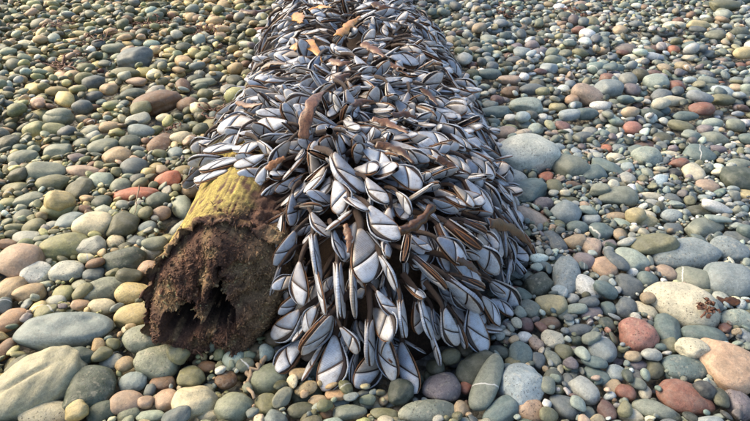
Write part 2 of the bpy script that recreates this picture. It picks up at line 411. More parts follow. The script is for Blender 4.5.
# u, v centre; long and short side in photo pixels; tilt in degrees; colour; texture (v vein, s speckle, b bands); own label
H = """
61 331.6 99 38 4 bluegrey b|long flat blue-grey stone with a dented top lying across smaller pebbles
36 384 92 58 38 beige b|largest grey-beige stone with a long slit crease
91 389.6 47 46 0 darkgreen s|round dark green-grey stone between the creased stone and a pinkish pebble
80 355.5 29 19 20 darkgreen
101 354.5 19 15 60 olive
102 307 29 17 0 cream
132 316 35 25 0 yellow
143 340 40 30 10 greygreen s
157 362 45 32 -5 greygreen s|blocky grey-green stone tucked against the rotten log end
126 402.6 34 23 5 pink|smooth pinkish-tan oval pebble beside the round dark green stone
146 402 16 12 10 pink
134 382 29 19 5 bluegrey
111.5 362 23 15 15 palegrey
76 411.5 22 18 30 yellow
46 415 56 24 5 cream s|speckled cream stone below the creased grey-beige stone
102 413 28 22 30 darkgreen
129 415 22 14 20 greygreen
195 404 44 33 15 cream b|cream stone with fine parallel striations below the log end
234 407.5 37 29 0 greygreen
226 381 22 17 25 brown s
191 377.5 28 21 -15 olive
163.6 383.5 27 14 0 brown
167 400 24 21 20 pink
150 391 13 13 0 slate
265.5 404 22 24 0 olive
221 370 12 9 10 white
207 367 20 11 0 brown
150 416 30 12 5 palegreen
176 417 30 16 20 slate
209 417 28 12 10 cream
178 353.5 22 18 -15 olive
18 262 48 34 5 pink b|big pinkish-brown stone with a smooth rounded top
37 274 31 23 10 white s|white-grey egg-shaped pebble next to the big pinkish-brown stone
68 272 33 25 8 palegrey s
91.5 248 30 20 12 palegrey s|light grey speckled pebble beside the cream-tan stone
64 247.5 46 26 28 lime b
94 225.6 40 26 6 cream|smooth cream-tan stone touching a round dark stone
124 226 31 29 0 darkolive|round dark olive stone touching the cream-tan stone
123.5 260.5 42 27 0 darkgreen s|broad dark green stone with pale flecks
70 222 27 19 28 bluegrey
51 226 14 17 0 palegrey
58 208 30 23 28 lime|yellow-green rounded stone with a light crown
27 239 28 14 8 palegrey
34.5 228 22 18 10 olive
94 275 22 16 0 slate
95 263 20 11 0 brown
103 290 44 23 20 greygreen s
132 293 36 22 5 yellow s
129.5 276 27 17 0 darkolive
11 289 28 26 0 tan
28.5 294 30 18 20 tan
63 294 19 18 0 lime
82 291 21 13 30 olive
116 242 18 15 0 cream s
137 241.5 20 12 10 slate
152 250 20 20 0 palegrey s
148 269 20 18 20 pink
148 228 16 20 0 bluegrey
136 195 44 15 6 rust|long rust-orange finger-shaped stone crossed by a straw
167.6 181 25 18 10 rust|round rust-orange stone at the tip of the rust-orange finger stone
10 320 32 22 28 orange b|orange-tan stone half cut off beside the long flat blue-grey stone
5 350 22 16 60 brown
21 366 26 24 0 darkolive
56 301 24 12 0 palegrey
58.6 152 30 18 0 greygreen
24 159 24 19 38 greygreen
45 173 40 23 8 greygreen
53 184 30 18 25 olive
34.5 130 23 17 0 lime
54.6 130 22 14 12 lime
58 118 28 18 0 greygreen
8 144 22 20 0 darkolive
103 147 29 17 14 greygreen
117 157.5 26 20 30 tan s|sandy tan speckled oval pebble leaning on a slate stone
101 181 23 22 0 palegreen s
82 172 38 14 -4 pink
79.6 189.6 28 25 0 darkolive|dark olive pebble with angular faces
59 201 29 21 12 yellow
134 167 27 20 15 slate
131 143 23 15 -8 darkgreen
93 137 16 12 0 palegrey
15 189.6 28 14 0 olive
18 175 22 12 5 darkolive
28 201 29 16 25 greygreen
7 204 20 12 0 lime
102 203 20 16 0 darkgreen
121 186 20 20 0 greygreen
81 144 16 14 20 greygreen
110 127 20 11 10 tan
138 119.5 24 13 10 palegrey
141 131 28 13 -4 bluegrey
135 59 34 22 0 slate|smooth dark slate oval stone standing out among olive pebbles
126 73 30 11 0 olive
82 107 20 14 0 slate
59 114 24 14 5 greygreen
157 103 46 23 20 brown b|large brown-tan stone with a ridged back
187 105 22 15 10 brown
123.5 37 24 8 0 olive
114 48 24 11 5 greygreen
91 50 10 8 0 white
133 94 26 12 15 darkgreen
109 89 18 12 0 tan
137 82 22 8 -5 pink
162 143.6 29 22 82 brown s|upright brown-orange egg-shaped pebble
183 138 20 18 60 cream|round pale yellow pebble beside the upright brown egg
176 154 16 14 20 bluegrey
141 108 20 12 15 olive
204 83 26 9 0 greygreen
205 94 16 10 0 olive
202 107 14 10 0 tan
164 118 16 10 0 cream
157 201 22 19 40 darkgreen
145 213 15 12 20 olive
160 214 22 16 10 pink
155 244 24 14 20 greygreen
524 155 70 40 12 palest s|biggest pale green-grey egg-shaped stone by the barnacled flank
509 179 36 24 -5 palegrey s|pale rounded stone under the biggest egg-shaped stone
529 192 40 26 28 teal b
571 168 38 24 0 greygreen|smooth grey-green cobble in the hollow behind a teal banded pebble
566 213 31 24 0 bluegrey
618 198 42 22 10 greygreen b|teardrop-shaped grey-green stone with faint bands
593 175 28 17 15 teal b
607 168 32 15 -38 teal
573.5 186 20 10 0 brown
506 133 22 13 10 pink
501 144 14 10 10 pink
584 138 22 12 0 slate
567 133 12 8 0 white
606 149 13 11 0 rust
615 158 18 12 15 cream
619 149 15 10 0 bluegrey
633 128 18 14 -20 red
543 204 22 13 10 purple s
588 210 18 10 0 palegreen
565 193 10 9 0 cream
569 201 20 9 0 olive
600 189.5 20 13 -20 greygreen b
546 177 15 14 0 rust
554 187 17 17 0 olive
591.5 219.5 18 11 0 paleblue
615 217 28 10 5 tan
636 215 18 14 20 yellow
692.6 173 25 20 78 cream|cream-white oval pebble standing on end
700 156 28 20 -30 teal v|teal stone with a pale streak behind the cream-white oval pebble
646 158 27 21 10 palegreen s
739 180 36 27 0 darkgreen|big dark green stone under a grey-green cap stone
739 165 26 13 0 greygreen
715 140 30 16 0 greygreen
680 126 24 12 -28 olive
674 174 16 12 0 black
679 163 19 9 -5 redbrown
662 140 20 15 0 darkolive
707.5 187 24 14 -15 pink
717 207.5 30 10 -12 white
627 179 16 14 0 palegrey
673 199 18 12 -20 slate
649 197 28 9 0 cream
653.5 204 18 10 0 palegrey
712 123.6 22 10 5 palegreen
734 125 18 12 0 greygreen v
671.5 216 22 14 0 paleblue s
641.6 216 28 14 5 cream s
698 212 28 14 10 darkolive
717 219 30 8 0 palegreen
746 196 16 14 50 yellow
669 155 20 9 0 cream
721 171.5 17 9 -10 cream
657 83 26 17 0 palegreen|smooth domed green-grey stone beside a red-brown stone
677 86 17 13 25 redbrown
609 88 27 17 0 bluegrey
633 89.6 18 14 0 purple
588 95 30 20 -30 pink s|pinkish-white wedge-shaped stone beside a ring-marked pebble
572 100 14 11 0 orange
600 106 20 10 0 white
674 50 12 9 0 rust
689.5 58 16 6 0 cream
701.5 109 24 14 0 redbrown
685 116 25 10 0 teal
698 25 22 10 0 yellow
744 53 22 12 15 yellow
724 6 30 14 10 olive
620 30 14 10 0 tan
674 26 22 9 0 cream
673 101 26 10 0 cream
724 100 22 10 0 olive
527.6 106 36 18 3 palegreen s|pale green-grey flat stone further up the barnacled flank
490 74 24 10 -5 teal
549 68 18 12 0 paleblue
532 45 14 11 0 purple
509.6 80 22 10 -10 pink
533.6 89.6 28 11 0 slate
569.5 115 24 10 0 paleblue
586 113.6 24 12 0 teal
494 112 30 13 0 teal
471 105 22 14 0 greygreen
511 118 14 8 0 white
509.6 92 18 12 0 brown
543 117 10 8 0 white
497.6 100 14 10 0 maroon
637 335 37 33 0 red s|rounded triangular brick-red stone with fine scratches
602 349 30 27 80 bluegrey v|round blue-grey stone crossed by a white quartz vein
683.5 369 43 27 -3 teal s|oblong dark teal stone between the red stones
686 398 52 33 -24 redbrown|large red-brown egg-shaped stone
729 367 54 52 0 orange b|big sandy pink-orange round boulder
739 405 28 28 0 purple s|pitted dark purple-grey stone under the pink-orange boulder
692 348 30 22 -15 cream s
651 355 20 14 8 palegrey
668 330 34 26 80 teal
703 336 44 20 -12 teal
669 346 19 17 70 olive
635.6 365.6 22 14 -5 purple
632.7 356 16 12 0 tan
653.6 370 22 19 55 darkolive
625 392 20 16 -15 redbrown
613 387 18 14 0 tan
656 411 46 20 -15 greygreen b
631 416 24 14 -20 cream
607 411 22 19 80 maroon
625 409 16 13 60 olive
704 389.5 21 18 0 black
721 398 20 16 70 darkolive
597 376 26 16 -30 teal
616 373 18 17 40 bluegrey
738 320 38 21 0 palegreen s
628 376 16 11 75 darkgreen
645 392 16 12 60 cream
638 384 16 12 0 greygreen
521.5 386 46 41 35 paleblue s|large round pale blue-grey stone at the foot of the barnacles
488 382 58 23 58 greygreen v|long tilted grey-green stone with white streaks at the barnacles' foot
531 411 30 23 -10 orange s|orange-tan pebble leaning on the large round pale blue-grey stone
441 388 38 28 10 purple s|dark purple-grey speckled stone under the hanging barnacles
428 412 60 24 6 greygreen s|broad flat grey-green stone beneath the purple-grey one
501 412 40 24 28 teal
563.5 406 30 22 -38 slate
585 389.5 30 24 -50 palegrey
520 355 26 24 70 teal
538 361 17 14 80 slate
551.5 358 20 14 -70 greygreen s
563.5 352 18 15 -20 olive
553 339 23 19 10 cream s
524 337 16 12 0 white
536 344 15 12 -40 pink s
526 325 16 14 0 maroon
549 323.6 24 13 10 brown
579 331 30 13 5 slate
592 338 20 12 10 greygreen
583 353.6 20 12 -80 palegreen
568 383.5 25 13 82 slate
548 385 19 15 70 greygreen
513 363 17 12 -20 olive
477 368 46 34 40 darkolive
497.6 352 23 14 -20 darkgreen
466 387 15 12 60 rust
461.6 410 18 16 60 tan
549 415 20 14 -10 olive
547 404 11 9 60 white
578 404 17 13 -40 palegreen
560 370 12 7 70 cream
593.5 362 26 14 -20 teal
685 255 70 31 2 bluegrey s|large smooth blue-grey bean-shaped stone
729 281 46 37 -12 bluegrey|large plump blue-grey stone with a strip of dry weed below it
693 279 34 25 -35 greygreen v
683 304 68 42 -30 cream s|large cream stone with rusty blotches and dark pits
665.5 273 22 17 -45 pink
605.6 269 28 24 10 orange b|orange-tan marbled pebble among blue-grey ones
627 286 27 25 -50 slate|round slate-blue pebble with a matt face
653.6 244 46 21 -5 olive
631 260 30 25 -60 palegreen b
615 260 28 17 -70 slate
729 251 34 25 -30 bluegrey s
705 228 48 19 18 greygreen b|slanting grey-green wedge stone above the blue-grey bean stone
647.6 280 22 16 0 teal v
645 222 28 14 0 yellow s
602 231 25 17 5 teal v
671.5 229.6 22 13 -5 slate
620 235 15 14 0 tan
626 307.6 22 19 60 slate
644 310 24 18 -60 cream s
608 309 16 15 0 teal
647.6 298 14 11 10 tan
609 245 15 11 -10 purple
592.4 247.6 22 19 70 pink s
627 242 20 10 0 palegrey
716 305 15 12 0 slate
736 239 28 14 -15 slate
746 231 20 14 20 teal
605.6 289.5 25 14 -20 teal
566 276 43 26 72 bluegrey s|tall blue-grey oval stone leaning beside the white-spotted pebble
586 287 28 23 -60 white s|white and tan mottled pebble against the tall blue-grey stone
583 262 24 20 -40 purple
551.6 305 32 20 -8 yellow|yellowish-tan oval pebble below the tall blue-grey stone
529 309 21 18 -60 greygreen s
591 313.6 24 16 10 purple
575.6 241.6 22 17 5 tan
556 243 30 19 -75 slate s
538 285 30 24 45 darkolive s
577 309 20 11 -8 palegreen
589 302 20 12 0 slate
573 299 13 10 0 palegrey
563 313.6 14 12 60 greygreen
578 228 22 13 0 teal
350 412 34 16 5 greygreen
385 415 30 14 -5 olive
300 411 30 16 8 darkolive
318 402 20 12 0 tan
"""

CELL = 0.003
GX0, GX1, GY0, GY1 = -2.45, 2.45, 0.22, 3.35
NXC, NYC = int((GX1 - GX0) / CELL), int((GY1 - GY0) / CELL)
HF = np.zeros((NYC, NXC), np.float32)
LOCK = np.zeros((NYC, NXC), bool)
cy = GY0 + (np.arange(NYC) + .5) * CELL
cx = GX0 + (np.arange(NXC) + .5) * CELL
CXX, CYY = np.meshgrid(cx, cy)
STUB_A, STUB_B = np.array([-0.212, 0.615, 0.082]), np.array([-0.195, 0.95, 0.088])
LOCK |= env(CXX, CYY, 0.035) > 0.02
LOCK |= (np.abs(CXX + 0.222 - (CYY - 0.6) * 0.2) < 0.098) & (CYY > 0.615) & (CYY < 1.1)

LOCK_TOP = env(CXX, CYY, 0.074) > 0.03          # ground the hanging barnacles rest on: no loose stones piled there
def footprint(x, y, yaw, a, b):
    R = max(a, b)
    i0, i1 = int((x - R - GX0) / CELL), int((x + R - GX0) / CELL) + 1
    j0, j1 = int((y - R - GY0) / CELL), int((y + R - GY0) / CELL) + 1
    if i0 < 0 or j0 < 0 or i1 >= NXC or j1 >= NYC:
        return None
    dx = cx[i0:i1][None, :] - x; dy = cy[j0:j1][:, None] - y
    c, s = math.cos(yaw), math.sin(yaw)
    q = ((dx * c + dy * s) / a) ** 2 + ((-dx * s + dy * c) / b) ** 2
    return (slice(j0, j1), slice(i0, i1)), q, dx, dy

def rest_height(fp, c, pct):
    sl, q, dx, dy = fp
    m = q < 0.92
    if m.sum() < 3: return None
    z = HF[sl][m] + c * np.sqrt(1 - q[m])
    return float(np.percentile(z, pct))

def slope(fp):
    sl, q, dx, dy = fp
    m = q < 1
    X = np.broadcast_to(dx, q.shape)[m]; Y = np.broadcast_to(dy, q.shape)[m]; Z = HF[sl][m]
    X = X - X.mean(); Y = Y - Y.mean()
    return float((X * Z).sum() / max((X * X).sum(), 1e-9)), float((Y * Z).sum() / max((Y * Y).sum(), 1e-9))

def stamp(fp, zc, c, lock=0.0):
    sl, q, dx, dy = fp
    m = q < 1
    top = zc + c * np.sqrt(np.clip(1 - q, 0, 1))
    h = HF[sl]
    h[m] = np.maximum(h[m], top[m])
    if lock: LOCK[sl][q < lock] = True

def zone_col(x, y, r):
    """colour of a nameless stone: olive and tan on one side of the log, blue-green on the other, partly light painted in"""
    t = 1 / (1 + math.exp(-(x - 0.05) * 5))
    if y > 1.9 and x > 0.6: t *= 0.72  # far corner painted towards the sun-warmed mix again
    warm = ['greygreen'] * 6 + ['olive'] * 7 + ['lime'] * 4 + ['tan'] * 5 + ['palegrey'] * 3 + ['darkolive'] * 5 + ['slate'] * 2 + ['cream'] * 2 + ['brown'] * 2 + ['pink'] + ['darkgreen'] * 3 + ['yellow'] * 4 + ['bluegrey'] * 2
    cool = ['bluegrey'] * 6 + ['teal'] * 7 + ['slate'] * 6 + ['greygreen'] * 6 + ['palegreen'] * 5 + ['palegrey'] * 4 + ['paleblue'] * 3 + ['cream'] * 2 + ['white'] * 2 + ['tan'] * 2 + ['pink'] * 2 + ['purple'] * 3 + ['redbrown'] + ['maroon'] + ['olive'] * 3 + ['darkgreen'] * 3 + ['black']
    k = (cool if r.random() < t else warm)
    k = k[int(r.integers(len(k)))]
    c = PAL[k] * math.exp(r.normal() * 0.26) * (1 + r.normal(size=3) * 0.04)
    c = c * (1 + (1 - t) * np.array([0.10, 0.04, -0.20]) + t * np.array([-0.07, 0.0, 0.05]))  # warm sunlight painted into one side's stones, cool light into the other's
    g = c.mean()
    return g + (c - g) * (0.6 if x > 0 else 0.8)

SZ = lambda x, y, r: float(np.clip((0.0172 if x < -0.1 else 0.0145) * math.exp(r.normal() * 0.38), 0.006, 0.034))
loose = []      # nameless stones: (pos, R, a, b, c, colour, fx, sub)

def throw(n, layer, span=None, ymax_fine=1.25):
    span = span or (GY1 - GY0 - 0.12)
    done = tries = 0
    while done < n and tries < n * 4:
        tries += 1
        # pick the lowest of a few spots inside the part of the beach the camera can see (with a margin)
        best = None
        for _ in range(3):
            y = GY0 + 0.06 + span * rng.random() ** 0.62
            hw = 0.30 + 0.74 * y
            x = rng.uniform(-min(hw, 2.38), min(hw, 2.38))
            i, j = int((x - GX0) / CELL), int((y - GY0) / CELL)
            if LOCK[j, i]: continue
            h = HF[j, i]
            if best is None or h < best[0]: best = (h, x, y)
        if best is None: continue
        _, x0, y0 = best
        a = SZ(x0, y0, rng) * (1.15 if layer == 0 else 1.0)
        if y0 < 1.15 and layer: a = min(a * (0.84 if x0 < 0 else 0.78), 0.0175)
        if layer == 2: a *= 0.76 if x0 < 0 else (0.58 if y0 < 1.2 else 0.7)
        if layer == 3: a = rng.uniform(0.0028, 0.006)
        b = a * rng.uniform(0.6, 0.95); c = b * rng.uniform(0.42, 0.8)
        yaw = rng.uniform(0, math.pi)
        sel = None
        for k in range(4):
            x = x0 + rng.normal() * a * 0.8 * (k > 0); y = y0 + rng.normal() * a * 0.8 * (k > 0)
            fp = footprint(x, y, yaw, a, b)
            if fp is None: continue
            if (LOCK[fp[0]] & (fp[1] < 0.75)).any(): continue
            if layer and (LOCK_TOP[fp[0]] & (fp[1] < 0.75)).any(): continue
            z = rest_height(fp, c, 93)
            if z is None: continue
            if sel is None or z < sel[0]: sel = (z, x, y, fp)
        if sel is None: continue
        z, x, y, fp = sel
        lim = (0.018, 0.029, 0.031, 0.028)[layer] if y < 1.2 else (0.02, 0.036, 0.038, 0.03)[layer]
        if z > lim: continue
        sx, sy = slope(fp)
        nrm = np.array([-sx * 0.55 + rng.normal() * .09, -sy * 0.55 + rng.normal() * .09, 1.0])
        nn = np.hypot(nrm[0], nrm[1])
        if nn > 0.75: nrm[:2] *= 0.75 / nn
        stamp(fp, z, c)
        fx = (float(rng.random() < 0.12) * rng.uniform(.5, 1), rng.uniform(0, .9) if rng.random() < .35 else 0.05, rng.uniform(0, .8) if rng.random() < .4 else 0.0)
        near = y < ymax_fine and abs(x) < 0.15 + 0.72 * y and layer > 0
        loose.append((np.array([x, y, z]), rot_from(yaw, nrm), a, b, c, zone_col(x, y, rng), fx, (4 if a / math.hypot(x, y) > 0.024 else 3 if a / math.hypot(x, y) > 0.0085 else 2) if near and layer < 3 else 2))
        done += 1
    return done


def parse_heroes():
    out = []
    for ln in H.strip().splitlines():
        head, _, label = ln.partition('|')
        p = head.split()
        u, v, w, h, ang = map(float, p[:5])
        out.append((u, v, w, h, ang, p[5], p[6] if len(p) > 6 else '', label.strip()))
    return out
HEROES = parse_heroes()

# largest first so that small stones can lean on big ones
hero_recs = []
for u, v, w, h, ang, cname, fxs, label in sorted(HEROES, key=lambda q: -q[2] * q[3] / (q[1] + 60) ** 1.3):
    P, t = at_z(u, v, 0.030)
    d = ray(u, v); e = math.atan2(-d[2], math.hypot(d[0], d[1]))
    th = math.radians(ang)
    k = 0.68
    fs = math.sqrt(math.sin(e) ** 2 + (k * math.cos(e)) ** 2)
    A, B = w / 2 * t / FPX, h / 2 * t / FPX
    a = A * math.sqrt(math.cos(th) ** 2 + (math.sin(th) / fs) ** 2)
    b = B * math.sqrt(math.sin(th) ** 2 + (math.cos(th) / fs) ** 2)
    yaw = math.atan2(math.sin(th) / fs, math.cos(th))
    a *= 1.04; b *= 1.04
    b = min(b, a * 1.2)
    c = min(a, b) * rng.uniform(0.58, 0.72)
    fp = footprint(P[0], P[1], yaw, a, b)
    if fp is None: continue
    zb = 0.016 + c * 0.5
    z = rest_height(fp, c, 78)
    z = min(max(z, zb), zb + 0.014)
    P, t = at_z(u, v, z)
    fp = footprint(P[0], P[1], yaw, a, b)
    if fp is None: continue
    sx, sy = slope(fp)
    nrm = np.array([-sx * .25 + rng.normal() * .05, -sy * .25 - 0.05 + rng.normal() * .05, 1.0])
    nn = np.hypot(nrm[0], nrm[1])
    if nn > 0.4: nrm[:2] *= 0.4 / nn
    stamp(fp, z, c, lock=0.86)
    hero_recs.append(dict(P=P, R=rot_from(yaw, nrm), a=a, b=b, c=c, cname=cname, fxs=fxs, label=label, px=w * h, u=u, v=v, w=w, ratio=a / b))

throw(1700, 0)          # the layer underneath
throw(900, 0, 0.95)
throw(1500, 1, 0.95)
throw(4300, 1)
throw(1300, 1, 0.95)
throw(1800, 2, 0.95)
throw(3600, 2)
throw(2000, 3, 0.95)

# --- nameless stones -> one mesh
def join_loose(name, recs):
    V, F, C, X, O = [], [], [], [], []
    off = 0
    for (P, R, a, b, c, colr, fx, sub) in recs:
        v = pebble_shape(sub, a, b, c, rng.uniform(-.22, .22), rng.uniform(0.0, 0.95))
        o = rng.uniform(-5, 5, 3)
        V.append(v @ R.T + P); F.append(ICO[sub][1] + off); off += len(v)
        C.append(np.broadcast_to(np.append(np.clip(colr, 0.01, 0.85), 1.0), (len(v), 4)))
        X.append(np.broadcast_to(np.array(fx), (len(v), 3))); O.append(v + o)
    me = mesh_np(name, np.concatenate(V), np.concatenate(F))
    set_attr(me, 'pcol', 'FLOAT_COLOR', np.concatenate(C))
    set_attr(me, 'pfx', 'FLOAT_VECTOR', np.concatenate(X))
    set_attr(me, 'pco', 'FLOAT_VECTOR', np.concatenate(O))
    return me
tag(obj('shingle', join_loose('shingle', loose), M_PEB),
    'small rounded mixed-colour shingle covering the whole beach between the bigger stones', 'shingle', kind='stuff')

# --- the stones one can tell apart, each its own object
LAND = [r for r in hero_recs if r['label']]
PG = 'larger stones lying on the shingle beach'
def short(lbl):
    w = lbl.split()
    return ' '.join(w)
LAND_SHORT = {}
def landmark_phrase(r):
    """the named stone this one lies beside, cut to its first few telling words"""
    best = min(LAND, key=lambda q: np.hypot(*(q['P'][:2] - r['P'][:2])))
    d = np.hypot(*(best['P'][:2] - r['P'][:2]))
    words = best['label'].split()
    stop = ('with', 'between', 'beside', 'below', 'next', 'touching', 'lying', 'crossed', 'at', 'leaning', 'by', 'under', 'in', 'behind', 'standing', 'further', 'tucked', 'among', 'above', 'beneath', 'against', 'half', 'around', 'and')
    cut = [w for w in words]
    for i, w in enumerate(words):
        if w in stop and i >= 2: cut = words[:i]; break
    return ('touching' if d < (best['a'] + r['a']) * 1.15 else 'a little way from') + ' the ' + ' '.join(cut[:7])
for r in hero_recs:
    sub = 5 if r['px'] > 1500 else 4 if r['px'] > 380 else 3
    a, b, c = r['a'], r['b'], r['c']
    egg = rng.uniform(-.22, .22)
    if 'egg' in r['label'] or 'teardrop' in r['label'] or 'wedge' in r['label']: egg = -0.24
    if 'teardrop' in r['label']: egg = 0.35
    if r['label'].startswith('biggest'): egg = 0.22
    v = pebble_shape(sub, a, b, c, egg, 0.12 if r['px'] > 500 else rng.uniform(0.05, 0.45))
    if 'slit' in r['label']:        # the long crease
        q = np.exp(-((v[:, 1] + 0.12 * b) / (0.065 * b)) ** 2) * np.exp(-((v[:, 0] + 0.1 * a) / (0.5 * a)) ** 4) * (v[:, 2] > 0)
        v[:, 2] -= q * c * 0.16
    if 'dented' in r['label']:
        for (px_, py_, s_, dd) in ((0.2, -.2, .22, .12), (-.3, .1, .18, .10), (.55, .2, .12, .12)):
            q = np.exp(-(((v[:, 0] / a - px_) / s_) ** 2 + ((v[:, 1] / b - py_) / (s_ * 1.4)) ** 2)) * (v[:, 2] > 0)
            v[:, 2] -= q * c * dd * 1.5
    me = mesh_np('stone', v, ICO[sub][1])
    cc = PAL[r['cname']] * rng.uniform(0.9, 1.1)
    cc = cc * (np.array([1.06, 1.02, 0.88]) if r['u'] < 280 else np.array([0.97, 1.0, 1.02]))  # sun warmth and cool light tinted into the larger stones too
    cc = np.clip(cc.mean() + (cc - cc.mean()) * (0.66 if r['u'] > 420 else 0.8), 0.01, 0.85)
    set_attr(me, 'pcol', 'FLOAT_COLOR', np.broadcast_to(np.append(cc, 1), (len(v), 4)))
    fx = (1.0 if 'v' in r['fxs'] else 0.0, 1.0 if 's' in r['fxs'] else 0.08, 0.6 if 'b' in r['fxs'] else 0.1)
    set_attr(me, 'pfx', 'FLOAT_VECTOR', np.broadcast_to(np.array(fx), (len(v), 3)))
    set_attr(me, 'pco', 'FLOAT_VECTOR', v + rng.uniform(-5, 5, 3))
    size = max(a, b)
    nm = 'stone' if size > 0.028 else 'pebble'
    o = obj(nm, me, M_PEB)
    M4 = Matrix.Identity(4)
    for i in range(3):
        for j in range(3): M4[i][j] = r['R'][i, j]
        M4[i][3] = r['P'][i]
    o.matrix_world = M4
    lbl = r['label']
    if not lbl:
        shp = 'long' if r['ratio'] > 1.7 else 'oval' if r['ratio'] > 1.28 else 'round'
        szw = 'tiny' if size < 0.012 else 'small' if size < 0.02 else 'mid-sized' if size < 0.03 else 'sizeable'
        tex = {'s': ' speckled', 'b': ' banded', 'v': ' white-veined'}.get(r['fxs'], '')
        lbl = f"{szw} {shp} {CNAME[r['cname']]}{tex} {nm} {landmark_phrase(r)}"
    r['final'] = lbl
    tag(o, lbl, nm, PG)

# ------------------------------------------------------------------ the log
log = obj('driftwood_log', None)
log.location = (-0.05, 0.9, 0.0)
tag(log, 'drifted log with a rotten hollow end, crusted with goose barnacles', 'log')
LOGO = np.array([-0.05, 0.9, 0.0])

def frac(p, sc, octs=5):
    return mnoise.fractal(Vector(p * sc), 1.0, 2.0, octs)

def build_trunk():
    ys = np.concatenate([np.linspace(0.575, 1.1, 60), np.linspace(1.11, LOG_Y1, 90)])
    nth = 70
    V = []
    xs = np.linspace(-1, 1, nth)
    for y in ys:
        for s in xs:
            th = s * math.pi / 2
            x = -0.03 + 0.27 * math.sin(th)
            z = float(env(np.array(x), np.array(y), 0.012))
            n = frac(np.array([x, y, z]), 14) * 0.016
            V.append((x, y, z + n - 0.012))
    n = len(ys)
    V = np.array(V)
    i = np.arange(n * nth).reshape(n, nth)
    F = np.stack([i[:-1, :-1], i[:-1, 1:], i[1:, 1:], i[1:, :-1]], -1).reshape(-1, 4)
    me = mesh_np('trunk', V - LOGO, F)
    base = np.array([0.055, 0.036, 0.024])
    set_attr(me, 'wcol', 'FLOAT_COLOR', np.broadcast_to(np.append(base, 1), (len(V), 4)))
    obj('trunk', me, M_LOG, log)
build_trunk()

